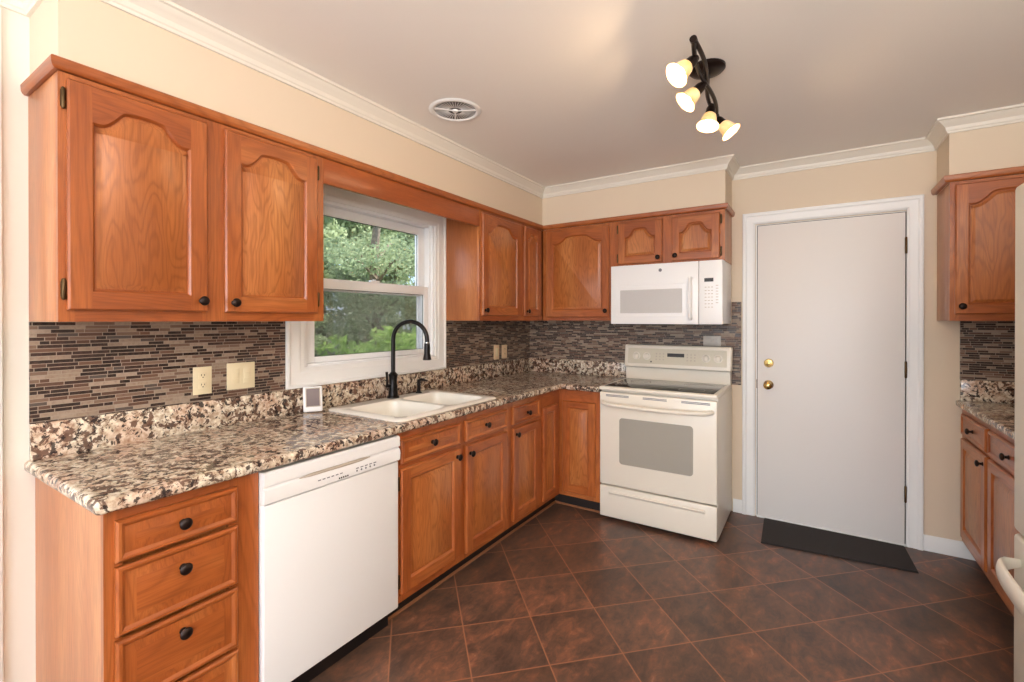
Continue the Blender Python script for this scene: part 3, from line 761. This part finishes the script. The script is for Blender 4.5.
obj('base', lathe(new(), (0.128, 2.125, fz + 0.0005), (0, 0, 1), [(0, 0), (0, 0.020), (0.006, 0.019), (0.01, 0.012), (0.045, 0.010), (0.055, 0.013), (0.06, 0)], 18), BLACKM, sd)
bm = tube(new(), [(0.128, 2.125, fz + 0.055), (0.128, 2.125, fz + 0.078), (0.145, 2.13, fz + 0.085), (0.185, 2.14, fz + 0.078)], [0.011, 0.011, 0.009, 0.006])
obj('pump_spout', bm, BLACKM, sd)

# ------------------------------------------------------------------ little display leaning by the sink
tl = math.radians(12)
def leaning(bm):
    Mx = Matrix.Translation((0.078, 1.430, ZC1 + 0.002)) @ Matrix.Rotation(math.radians(-28), 4, 'Z') @ Matrix.Rotation(-tl, 4, 'Y')
    bmesh.ops.transform(bm, matrix=Mx, verts=bm.verts[:]); return bm
th = thing('digital_thermometer', 'small white digital thermometer with grey screen standing on the counter left of the sink', 'thermometer', (0.078, 1.430, ZC1))
bm = B(-0.008, 0.010, -0.045, 0.045, 0.002, 0.128, bev=0.007, seg=3)
obj('housing', leaning(bm), VINYL, th, 40)
obj('screen', leaning(B(0.0103, 0.012, -0.030, 0.030, 0.030, 0.116, bev=0.0006, seg=1)), LCD, th, 40)
obj('bezel', leaning(rect_frame(new(), 0.0102, 0.0130, -0.034, 0.034, 0.026, 0.120, 0.004, 0.004, 0.004, 0.004, 0.0005)), GREYPL, th, 40)

# ------------------------------------------------------------------ electrical plates
def plate_thing(name, label, cat, kind, a, z, w, h, d, mat, group='electrical plates on the backsplash'):
    loc = (d, a, z) if kind == 'L' else (a, d, z)
    t = thing(name, label, cat, loc, group)
    bm = place(B(-w / 2, w / 2, 0.0003, 0.006, -h / 2, h / 2, bev=0.002), kind, a, z, d); obj('plate', bm, mat, t, 30)
    return t
def receptacle(t, kind, a, z, d, mat):
    for s_ in (1, -1):
        bm = place(B(-0.016, 0.016, 0.0061, 0.0085, -0.013, 0.013, bev=0.001), kind, a, z + s_ * 0.020, d)
        r = obj('socket', bm, mat, t, 30)
        bm = new()
        for dx, hh in ((-0.006, 0.008), (0.006, 0.007)): box(bm, dx - 0.0011, dx + 0.0011, 0.0086, 0.0092, 0.0, hh)
        box(bm, -0.002, 0.002, 0.0086, 0.0092, -0.008, -0.004)
        obj('slots', place(bm, kind, a, z + s_ * 0.020, d), DARKPL, r, 0)
def toggle(t, kind, a, z, d, mat):
    bm = place(B(-0.017, 0.017, 0.0061, 0.0075, -0.033, 0.033, bev=0.001), kind, a, z, d); obj('rocker', bm, mat, t, 30)
    bm = place(B(-0.013, 0.013, 0.0076, 0.0105, -0.012, 0.012, bev=0.001), kind, a, z, d); obj('switch', bm, mat, t, 30)
d0 = 0.009
t = plate_thing('electrical_outlet', 'ivory duplex outlet on the mosaic left of the double switch', 'outlet', 'L', 0.954, 1.120, 0.072, 0.116, d0, IVORY); receptacle(t, 'L', 0.954, 1.120, d0, IVORY)
t = plate_thing('light_switch', 'wide ivory double switch plate near the window on the mosaic', 'switch', 'L', 1.113, 1.125, 0.122, 0.118, d0, IVORY)
for q in (-0.025, 0.025): toggle(t, 'L', 1.113 + q, 1.125, d0, IVORY)
t = plate_thing('light_switch', 'tan switch plate on the mosaic between window and corner, nearer the window', 'switch', 'L', 3.140, 1.112, 0.074, 0.118, d0, TANPL); toggle(t, 'L', 3.140, 1.112, d0, IVORY)
t = plate_thing('electrical_outlet', 'tan outlet on the mosaic close to the room corner', 'outlet', 'L', 3.255, 1.112, 0.074, 0.112, d0, TANPL); receptacle(t, 'L', 3.255, 1.112, d0, TANPL)
t = plate_thing('electrical_outlet', 'grey outlet plate set sideways on the mosaic above the range', 'outlet', 'B', 1.560, 1.222, 0.120, 0.074, D - 0.009, LIGHTPL)
for q in (-0.02, 0.02):
    bm = place(B(-0.013, 0.013, 0.0061, 0.0085, -0.016, 0.016, bev=0.001), 'B', 1.560 + q, 1.222, D - 0.009); r = obj('socket', bm, LIGHTPL, t, 30)

# ------------------------------------------------------------------ dishwasher
dw = thing('dishwasher', 'white built-in dishwasher between the drawer stack and the sink cabinet', 'dishwasher', (0.35, 1.165, 0))
a0, a1 = 0.862, 1.469
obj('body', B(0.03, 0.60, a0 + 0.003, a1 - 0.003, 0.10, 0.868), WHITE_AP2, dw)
obj('toe_panel', B(0.40, 0.575, a0 + 0.003, a1 - 0.003, 0.001, 0.0995), DARKPL, dw)
obj('door', B(0.602, 0.640, a0, a1, 0.100, 0.752, bev=0.006, seg=3), WHITE_AP, dw)
# control panel with recessed pocket grip
bm = new()
prof = [(0.602, 0.755), (0.642, 0.755), (0.650, 0.760), (0.652, 0.790), (0.648, 0.806), (0.640, 0.812), (0.640, 0.816), (0.650, 0.820), (0.648, 0.858), (0.642, 0.864), (0.602, 0.864)]
A = [bm.verts.new((x, a0, z)) for x, z in prof]; Q = [bm.verts.new((x, a1, z)) for x, z in prof]
for i in range(len(prof)): j = (i + 1) % len(prof); bm.faces.new([A[i], A[j], Q[j], Q[i]])
bm.faces.new(A); bm.faces.new(Q[::-1])
cp = obj('control_panel', bm, WHITE_AP, dw, 30)
bm = new(); tube(bm, [(0.6465, 0.99 + 0.045 * k, 0.8115 + 0.0008 * math.sin(k)) for k in range(8)], [0.0015] + [0.006] * 6 + [0.0015], 8)
o = obj('latch_grip', bm, GREYPL, cp)
bm = new()
for k in range(6): box(bm, 0.652, 0.6524, 1.06 + 0.019 * k, 1.072 + 0.019 * k, 0.782, 0.786)
obj('button_pad', bm, GREYTXT, cp); bm = new()
for k in range(5): box(bm, 0.652, 0.6524, 1.23 + 0.022 * k, 1.244 + 0.022 * k, 0.782, 0.786)
for k in range(5): lathe(bm, (0.6515, 1.235 + 0.022 * k, 0.774), (1, 0, 0), [(0, 0.004), (0.0012, 0.004), (0.0012, 0)], 10)
obj('button_pad', bm, GREYTXT, cp)
bm = new()
for k in range(5): box(bm, 0.6518, 0.6524, 1.150 + 0.0095 * k, 1.156 + 0.0095 * k, 0.764, 0.770)
obj('logo', bm, DARKPL, cp)

# ------------------------------------------------------------------ range
rg = thing('electric_range', 'bisque freestanding electric range with a black glass cooktop', 'range', (1.317, 3.36, 0))
rx0, rx1, ry0 = 0.9365, 1.6975, 3.058
obj('body', B(rx0 + 0.002, rx1 - 0.002, ry0 + 0.040, 3.672, 0.022, 0.893, bev=0.003), BISQUE, rg)
ct_ = new(); box(ct_, rx0, rx1, ry0 - 0.004, 3.62, 0.894, 0.918, bev=0.006, seg=3)
o = obj('cooktop', ct_, BISQUE, rg, 40)
obj('glass_surface', B(rx0 + 0.028, rx1 - 0.028, ry0 + 0.035, 3.575, 0.9183, 0.9205, bev=0.001), BLACKGL, o)
for cx, cy, r in ((1.11, 3.19, 0.10), (1.52, 3.19, 0.08), (1.11, 3.43, 0.075), (1.52, 3.43, 0.10)):
    bm = lathe(new(), (cx, cy, 0.9206), (0, 0, 1), [(0, r - 0.002), (0.0003, r - 0.002), (0.0003, r), (0, r)], 40)
    obj('burner_ring', bm, GREYPL, o)
od = obj('oven_door', B(rx0 + 0.003, rx1 - 0.003, ry0, ry0 + 0.036, 0.246, 0.880, bev=0.007, seg=3), BISQUE, rg, 40)
def rr_plate(x0, x1, z0, z1, r, ya, yb):
    bm = new(); P = rrect(x0, x1, z0, z1, r)
    A = [bm.verts.new((p[0], ya, p[1])) for p in P]; Q = [bm.verts.new((p[0], yb, p[1])) for p in P]
    n = len(P)
    for i in range(n): bm.faces.new([A[i], A[(i + 1) % n], Q[(i + 1) % n], Q[i]])
    bm.faces.new(A); bm.faces.new(Q[::-1]); return bm
obj('oven_window', rr_plate(1.080, 1.556, 0.400, 0.712, 0.022, ry0 - 0.002, ry0 - 0.0002), OVENGL, od, 30)
# handle: bowed bar with blended ends
pts = [(rx0 + 0.030, ry0 - 0.001, 0.812), (rx0 + 0.040, ry0 - 0.022, 0.808), (rx0 + 0.075, ry0 - 0.042, 0.803)]
for k in range(1, 10): pts.append((rx0 + 0.075 + (rx1 - rx0 - 0.15) * k / 10, ry0 - 0.042 - 0.008 * math.sin(PI * k / 10), 0.803 - 0.006 * math.sin(PI * k / 10)))
pts += [(rx1 - 0.075, ry0 - 0.042, 0.803), (rx1 - 0.040, ry0 - 0.022, 0.808), (rx1 - 0.030, ry0 - 0.001, 0.812)]
obj('handle', tube(new(), pts, 0.0145, 14), BISQUE, od, 50)
for x0_, x1_ in ((0.985, 1.145), (1.240, 1.395), (1.485, 1.655)):
    bm = new()
    for q in range(2): box(bm, x0_, x1_, ry0 - 0.0012, ry0 - 0.0002, 0.852 + 0.008 * q, 0.857 + 0.008 * q)
    obj('vent_slot', bm, GREYTXT, od, 0)
sdw = obj('storage_drawer', B(rx0 + 0.003, rx1 - 0.003, ry0, ry0 + 0.038, 0.024, 0.236, bev=0.007, seg=3), BISQUE, rg, 40)
bm = new(); prof = [(0.0, 0.205), (-0.010, 0.201), (-0.012, 0.196), (-0.008, 0.192), (0.0, 0.180)]
A = [bm.verts.new((rx0 + 0.07, ry0 - 0.0002 + y, z)) for y, z in prof]; Q = [bm.verts.new((rx1 - 0.07, ry0 - 0.0002 + y, z)) for y, z in prof]
for i in range(len(prof)): j = (i + 1) % len(prof); bm.faces.new([A[i], A[j], Q[j], Q[i]])
bm.faces.new(A); bm.faces.new(Q[::-1])
obj('drawer_lip', bm, BISQUE, sdw, 40)
for x in (rx0 + 0.05, rx1 - 0.05):
    for y in (3.13, 3.62): obj('foot', lathe(new(), (x, y, 0.0), (0, 0, 1), [(0, 0), (0, 0.018), (0.012, 0.018), (0.014, 0.010), (0.0218, 0.010), (0.0218, 0)], 12), DARKPL, rg)
# back guard: riser, overhanging console
bm = new()
prof = [(3.600, 0.9185), (3.668, 0.9185), (3.668, 1.010), (3.600, 1.008)]
A = [bm.verts.new((rx0 + 0.004, y, z)) for y, z in prof]; Q = [bm.verts.new((rx1 - 0.004, y, z)) for y, z in prof]
for i in range(4): j = (i + 1) % 4; bm.faces.new([A[i], A[j], Q[j], Q[i]])
bm.faces.new(A); bm.faces.new(Q[::-1])
obj('riser', bm, BISQUE, rg)
GS = math.radians(14)           # console face leans back
def con(bm):                    # local: x world, y outwards from face, z up along the face
    for v in bm.verts:
        x, y, z = v.co
        v.co = (x, 3.560 + z * math.sin(GS) * 0.6 - y, 1.012 + z)
    return bm
bm = con(B(rx0, rx1 + 0.008, -0.070, 0.0, 0.0, 0.172, bev=0.012, seg=3))
for v in bm.verts: v.co.y = min(v.co.y, 3.676)
cs = obj('console', bm, BISQUE, rg, 40)
obj('control_fascia', con(B(rx0 + 0.030, rx1 - 0.022, 0.0003, 0.002, 0.030, 0.145, bev=0.001, seg=1)), BISQUE2, cs)
for kx in (1.033, 1.113, 1.539, 1.619):
    bm = new(); lathe(bm, (kx, 0.0022, 0.088), (0, 1, 0), [(0, 0), (0, 0.030), (0.003, 0.029), (0.004, 0.022), (0.018, 0.019), (0.020, 0.016), (0.020, 0)], 24)
    box(bm, kx - 0.004, kx + 0.004, 0.0185, 0.026, 0.070, 0.106, bev=0.002)
    obj('control_knob', con(bm), BISQUE, cs, 40)
obj('display', con(B(1.266, 1.388, 0.0022, 0.0035, 0.088, 0.114, bev=0.001, seg=1)), DARKPL, cs)
for grp in ((1.185, 1.212, 1.238), (1.410, 1.436, 1.462)):
    bm = new()
    for cx in grp:
        for zz in (0.066, 0.088, 0.108): lathe(bm, (cx, 0.0021, zz), (0, 1, 0), [(0, 0), (0, 0.0055), (0.0012, 0.0055), (0.0012, 0)], 10)
    obj('button_pad', con(bm), GREYPL, cs)
obj('indicator', con(lathe(new(), (1.147, 0.0022, 0.047), (0, 1, 0), [(0, 0), (0, 0.006), (0.001, 0.006), (0.001, 0)], 12)), DARKPL, cs)

# ------------------------------------------------------------------ microwave
mw = thing('microwave', 'white over-the-range microwave mounted under the short wall cabinet', 'microwave', (1.311, 3.48, 1.346))
mx0, mx1, my, mz0, mz1 = 0.931, 1.6895, 3.290, 1.346, 1.7695
obj('body', B(mx0 + 0.001, mx1 - 0.001, my + 0.032, D - 0.012, mz0 + 0.004, mz1, bev=0.002), WHITE_AP, mw)
obj('underside_vent', B(mx0 + 0.02, mx1 - 0.02, my + 0.05, D - 0.03, mz0 - 0.006, mz0 + 0.0035), DARKPL, mw)
md = obj('door', B(mx0, 1.541, my, my + 0.030, mz0, mz1 - 0.001, bev=0.005, seg=3), WHITE_AP, mw, 40)
obj('window', rr_plate(1.003, 1.437, 1.425, 1.590, 0.006, my - 0.0015, my - 0.0002), MWGL, md, 30)
bm = rect_frame(new(), 0.975, 1.462, my - 0.003, my - 0.0002, 1.400, 1.622, 0.008, 0.008, 0.008, 0.008, 0.001)
# rect_frame works on y/z: build by hand for the x/z plane
bm.free(); bm = new()
for (x0_, x1_, z0_, z1_) in ((0.972, 0.978, 1.398, 1.628), (1.462, 1.468, 1.398, 1.628), (0.978, 1.462, 1.398, 1.404), (0.978, 1.462, 1.622, 1.628)):
    box(bm, x0_, x1_, my - 0.0025, my - 0.0002, z0_, z1_, bev=0.0008, seg=1)
obj('window_surround', bm, WHITE_AP, md)
pts = [(1.492, my - 0.001, 1.655), (1.492, my - 0.020, 1.652), (1.492, my - 0.032, 1.625), (1.492, my - 0.034, 1.52), (1.492, my - 0.032, 1.415), (1.492, my - 0.020, 1.388), (1.492, my - 0.001, 1.385)]
obj('handle', tube(new(), pts, 0.0125, 12), WHITE_AP, md, 50)
bm = new(); lathe(bm, (1.290, my - 0.0002, 1.722), (0, -1, 0), [(0, 0), (0, 0.0115), (0.0015, 0.0115), (0.0015, 0.0095), (0.0010, 0.0090), (0.0012, 0)], 24)
obj('round_logo', bm, GREYTXT, md)
mp = obj('control_panel', B(1.5435, mx1, my, my + 0.030, mz0, mz1 - 0.001, bev=0.005, seg=3), WHITE_AP, mw, 40)
obj('display', B(1.578, 1.634, my - 0.0015, my - 0.0002, 1.628, 1.652), DARKPL, mp)
bm = new()
for r_ in range(7):
    for cc in range(3): box(bm, 1.580 + 0.020 * cc, 1.592 + 0.020 * cc, my - 0.0008, my - 0.0002, 1.590 - 0.022 * r_, 1.594 - 0.022 * r_)
    box(bm, 1.648, 1.664, my - 0.0008, my - 0.0002, 1.600 - 0.019 * r_, 1.604 - 0.019 * r_)
obj('keypad', bm, GREYPL, mp, 0)
bm = new()
for k in range(14): box(bm, 0.98 + 0.039 * k, 1.008 + 0.039 * k, my + 0.002, my + 0.012, mz1 - 0.0009, mz1 - 0.0002)
obj('top_grille', bm, GREYPL, md, 0)

# ------------------------------------------------------------------ refrigerator (right edge)
fr = thing('refrigerator', 'bisque refrigerator with a bottom freezer drawer at the right edge', 'refrigerator', (3.1, 1.80, 0))
qy0, qy1, qx = 1.34, 2.245, 2.752
obj('body', B(2.835, XR - 0.02, qy0 + 0.005, qy1 - 0.005, 0.03, 1.80, bev=0.004), FRIDGEM, fr)
ym = (qy0 + qy1) / 2
for a, b, hy in ((qy0, ym - 0.003, ym - 0.05), (ym + 0.003, qy1, ym + 0.05)):
    dd = obj('door', B(qx, 2.830, a, b, 0.672, 1.825, bev=0.014, seg=4), FRIDGEM, fr, 40)
    obj('handle', tube(new(), [(qx - 0.001, hy, 0.95), (qx - 0.045, hy, 0.97), (qx - 0.055, hy, 1.02), (qx - 0.055, hy, 1.5), (qx - 0.045, hy, 1.55), (qx - 0.001, hy, 1.57)], 0.014, 12), BISQUE, dd, 50)
dd = obj('freezer_drawer', B(qx, 2.830, qy0, qy1, 0.09, 0.662, bev=0.014, seg=4), FRIDGEM, fr, 40)
# broad flat bowed bar handle
bm = new(); hp = []
for k in range(25):
    t_ = k / 24; y = 1.44 + (2.175 - 1.44) * t_
    bow = (1 - abs(2 * t_ - 1) ** 6) ; x = qx + 0.002 - 0.078 * bow ** 0.6 if bow > 0 else qx + 0.002
    hp.append((x, y, 0.585))
V = []
for i, (x, y, z) in enumerate(hp):
    tt = max(0.0, 1 - abs(2 * i / (len(hp) - 1) - 1) ** 8) * 0.6 + 0.4
    V.append([bm.verts.new((x + 0.013 * tt * math.cos(2 * PI * j / 14), y, z + 0.032 * tt * math.sin(2 * PI * j / 14))) for j in range(14)])
for A, Q in zip(V, V[1:]):
    for j in range(14): bm.faces.new([A[j], A[(j + 1) % 14], Q[(j + 1) % 14], Q[j]])
bm.faces.new(V[0]); bm.faces.new(V[-1][::-1])
obj('handle', bm, BISQUE, dd, 50)
obj('toe_grille', B(2.80, 3.40, qy0 + 0.02, qy1 - 0.02, 0.001, 0.0295), DARKPL, fr)
obj('hinge_cover', B(2.78, 2.88, qy1 - 0.07, qy1 - 0.01, 1.8255, 1.842, bev=0.004), FRIDGEM, fr)

# ------------------------------------------------------------------ door mat
bm = new(); P = [(1.935, 3.205), (2.640, 3.255), (2.668, 3.655), (1.912, 3.655)]
P = [(1.915, 3.250), (2.667, 3.325), (2.650, 3.664), (1.900, 3.664)]
bm = new(); A = [bm.verts.new((x, y, 0.0005)) for x, y in P]; Q = [bm.verts.new((x, y, 0.009)) for x, y in P]
for i in range(4): bm.faces.new([A[i], A[(i + 1) % 4], Q[(i + 1) % 4], Q[i]])
bm.faces.new(A); bm.faces.new(Q)
bmesh.ops.recalc_face_normals(bm, faces=bm.faces[:])
bmesh.ops.bevel(bm, geom=[e for e in bm.edges if all(v.co.z > 0.005 for v in e.verts)], offset=0.004, segments=2, affect='EDGES')
tag(obj('door_mat', bm, MATM, loc=(2.28, 3.45, 0)), 'thin black rubber mat on the floor before the white door', 'mat')
# shoe strip along the toe kick
struct(obj('trim_6', sweep(new(), [(0.546, 0.46), (0.546, BY + 0.072), (0.9345, BY + 0.072)], [(0, 0.0004), (-0.010, 0.0004), (-0.010, 0.006), (-0.004, 0.012), (0, 0.012)]), TAN))

# ------------------------------------------------------------------ ceiling vent
vx, vy = 0.640, 1.860
cv = thing('ceiling_vent', 'round white air vent in the ceiling above the sink side', 'vent', (vx, vy, ZC))
def LZ(prof): return lathe(new(), (vx, vy, ZC - 0.0004), (0, 0, -1), prof, 48)
obj('rim', LZ([(0, 0.107), (0, 0.130), (0.002, 0.134), (0.006, 0.128), (0.009, 0.118), (0.008, 0.111), (0.004, 0.107)] + [(0.0, 0.107)]), TRIMW, cv, 50)
obj('damper', LZ([(0.0005, 0), (0.0005, 0.1065), (0.0015, 0.1065), (0.0015, 0)]), plain('vent_dark', (70, 64, 60), 0.6), cv, 0)
bm = new()
def spin(a, *args):
    M = Matrix.Translation((vx, vy, ZC - 0.005)) @ Matrix.Rotation(a, 4, 'Z')
    q = B(*args); bmesh.ops.transform(q, matrix=M, verts=q.verts[:])
    me = bpy.data.meshes.new('t'); q.to_mesh(me); q.free(); bm.from_mesh(me); bpy.data.meshes.remove(me)
for k in range(40): spin(2 * PI * (k + 0.5) / 40, 0.035, 0.1065, -0.0017, 0.0017, -0.0006, 0.0006)
for k in (2.26, 2.26 + 1.75, 2.26 - 1.75): spin(k, 0.0, 0.1065, -0.004, 0.004, -0.0025, 0.002)
lathe(bm, (vx, vy, ZC - 0.002), (0, 0, -1), [(0, 0), (0, 0.016), (0.009, 0.013), (0.009, 0)], 20)
obj('grille', bm, TRIMW, cv, 30)

# ------------------------------------------------------------------ track light
lf = thing('ceiling_light', 'dark bronze ceiling light with four lit glass shades on a bar', 'ceiling light', (1.80, 2.13, ZC))
obj('canopy', lathe(new(), (1.800, 2.130, ZC - 0.0004), (0, 0, -1), [(0, 0), (0, 0.074), (0.010, 0.074), (0.018, 0.066), (0.024, 0.045), (0.028, 0.012), (0.075, 0.011), (0.075, 0)], 32), BRONZE, lf, 40)
zb_ = ZC - 0.082
bm = new()
pa = []; pb = []
for k in range(21):
    t_ = k / 20
    y = 1.745 + (2.46 - 1.745) * t_; sw = 0.014 * math.sin(2 * PI * t_)
    x = 1.825 - 0.04 * t_
    pa.append((x + sw, y, zb_ + 0.004)); pb.append((x - sw, y, zb_ - 0.006))
tube(bm, pa, 0.0085, 10); tube(bm, pb, 0.0085, 10)
lathe(bm, (1.825, 1.742, zb_), (0, 1, 0), [(-0.004, 0), (-0.004, 0.013), (0.012, 0.013), (0.012, 0)], 12)
lathe(bm, (1.785, 2.455, zb_), (0, 1, 0), [(-0.004, 0), (-0.004, 0.013), (0.012, 0.013), (0.012, 0)], 12)
obj('bar', bm, BRONZE, lf, 50)
# (socket position, direction of the shade)
heads = [((1.812, 1.850, zb_ - 0.012), (-0.55, -0.50, -0.68)), ((1.800, 2.070, zb_ - 0.012), (-0.62, -0.34, -0.70)),
         ((1.790, 2.300, zb_ - 0.012), (-0.10, -0.28, -0.95)), ((1.784, 2.462, zb_ - 0.008), (0.62, 0.02, -0.78))]
for (p, dr_) in heads:
    d_ = Vector(dr_).normalized(); p = Vector(p)
    so = obj('socket', lathe(new(), p - d_ * 0.004, d_, [(0, 0), (0, 0.012), (0.012, 0.016), (0.022, 0.020), (0.048, 0.022), (0.052, 0.016), (0.052, 0)], 18), BRONZE, lf, 40)
    q = p + d_ * 0.044
    sh = obj('glass_shade', lathe(new(), q, d_, [(0.0, 0.020), (0.008, 0.028), (0.024, 0.032), (0.042, 0.035), (0.056, 0.042), (0.063, 0.048), (0.061, 0.045), (0.053, 0.038), (0.040, 0.031), (0.024, 0.028), (0.010, 0.024), (0.003, 0.018)], 28), SHADE, so, 60)
    bc = p + d_ * 0.068
    obj('bulb', lathe(new(), bc, d_, [(-0.022, 0), (-0.022, 0.008), (-0.010, 0.011), (0.004, 0.016), (0.015, 0.013), (0.021, 0)], 16), BULB, so, 60)
    l_ = light('lamp_glow', 'POINT', p + d_ * 0.093, (0, 0, 0), 3.0, (1.0, 0.70, 0.42), shadow_soft_size=0.008)

# ------------------------------------------------------------------ outside
GZ = -0.4
struct(obj('ground', B(-40, -0.16, -14, 40, GZ - 0.1, GZ), GROUND, angle=0))
def leaves(bm, c, R, n, size, rng, shell=0.55):
    for _ in range(n):
        while True:
            v = Vector((rng.uniform(-1, 1), rng.uniform(-1, 1), rng.uniform(-1, 1)))
            if shell < v.length < 1: break
        p = Vector(c) + Vector((v.x * R[0], v.y * R[1], v.z * R[2]))
        a = Vector((rng.gauss(0, 1), rng.gauss(0, 1), rng.gauss(0, 1))).normalized(); b = a.orthogonal().normalized()
        s_ = size * rng.uniform(0.6, 1.3)
        bm.faces.new([bm.verts.new(p - a * s_), bm.verts.new(p + b * s_ * 0.45), bm.verts.new(p + a * s_), bm.verts.new(p - b * s_ * 0.45)])
def tree_mesh(seed, H, W, clumps, n, size, leafm, trunk_r):
    rng = random.Random(seed); bt = new()
    pts = [(0.06 * k * math.sin(seed + k), 0.05 * k * math.cos(seed * 2 + k), H * k / 6) for k in range(6)]
    tube(bt, pts, [trunk_r * (1.25 - 0.17 * k) for k in range(6)], 10)
    bl = new()
    for _ in range(clumps):
        z = rng.uniform(0.08, 1.0); a = rng.uniform(0, 2 * PI); rr = W * rng.uniform(0.2, 1.0) * (1.15 - 0.5 * z)
        c_ = (rr * math.cos(a), rr * math.sin(a), H * z); k = rng.uniform(0.45, 0.9)
        tube(bt, [(0, 0, max(0.3, H * z - 0.5)), (c_[0] * 0.6, c_[1] * 0.6, H * z - 0.1), c_], [trunk_r * 0.25, 0.03, 0.01], 5)
        leaves(bl, c_, (k * 1.2, k * 1.2, k * 0.55), n, size, rng, 0.2)
    mt = bpy.data.meshes.new('trunk'); bt.to_mesh(mt); bt.free(); mt.materials.append(BARK)
    ml = bpy.data.meshes.new('foliage'); bl.to_mesh(ml); bl.free(); ml.materials.append(leafm)
    return mt, ml
PR = [tree_mesh(3, 6.5, 1.25, 32, 420, 0.052, LEAF, 0.14), tree_mesh(11, 6.0, 1.35, 38, 420, 0.062, LEAF2, 0.12), tree_mesh(23, 8.5, 1.4, 52, 300, 0.11, LEAF, 0.15)]
spots = [(-6.6, 7.75, 0, 'grey-trunked leafy tree seen in the middle of the window'), (-8.6, 4.2, 1, 'pale green leafy tree at the left side of the window view'),
         (-8.8, 13.0, 1, 'pale green leafy tree at the right side of the window view'), (-11.4, 8.6, 2, 'dark green leafy tree behind the grey-trunked one')]
for gx, ys in ((-12.6, (12.2, 16.4)), (-14.6, (7.6, 20.4)), (-17.0, (11.2, 15.6)), (-19.0, (19.6, 23.8)), (-21.4, (12.6,)), (-21.6, (16.8,))):
    for gy in ys: spots.append((gx, gy, 2, None))
for i, (x, y, k, lb) in enumerate(spots):
    t = thing('leafy_tree', lb or 'dense leafy tree in the woods beyond the window', 'tree', (x, y, GZ), 'trees outside the window')
    t.rotation_euler = (0, 0, i * 1.3)
    for nm, me in (('trunk', PR[k][0]), ('foliage', PR[k][1])):
        o = bpy.data.objects.new(nm, me); COL.objects.link(o); o.parent = t
        if nm == 'foliage': o['kind'] = 'stuff'
rng = random.Random(5)
for i, (x, y, s_, lb) in enumerate([(-2.6, 4.35, 0.75, 'bright green leafy shrub just outside the window, nearer the faucet'), (-3.2, 5.6, 0.7, 'bright green leafy shrub outside, at the lower right of the window view')]):
    t = thing('leafy_shrub', lb, 'shrub', (x, y, GZ), 'shrubs outside the window')
    bt = new(); bl = new()
    for k in range(16):
        a = 2 * PI * k / 16; rr = s_ * rng.uniform(0.3, 0.9); h_ = rng.uniform(1.0, 1.62)
        tube(bt, [(x, y, GZ), (x + rr * 0.4 * math.cos(a), y + rr * 0.4 * math.sin(a), GZ + h_ * 0.6), (x + rr * math.cos(a), y + rr * math.sin(a), GZ + h_)], [0.02, 0.012, 0.005], 5)
        leaves(bl, (x + rr * math.cos(a), y + rr * math.sin(a), GZ + h_), (0.22, 0.22, 0.16), 90, 0.055, rng, 0.1)
        leaves(bl, (x + rr * 0.8 * math.cos(a), y + rr * 0.8 * math.sin(a), GZ + h_ * 0.6), (0.25, 0.25, 0.3), 70, 0.055, rng, 0.1)
    obj('stem', bt, BARK, t); o = obj('foliage', bl, LEAFB, t, 0)
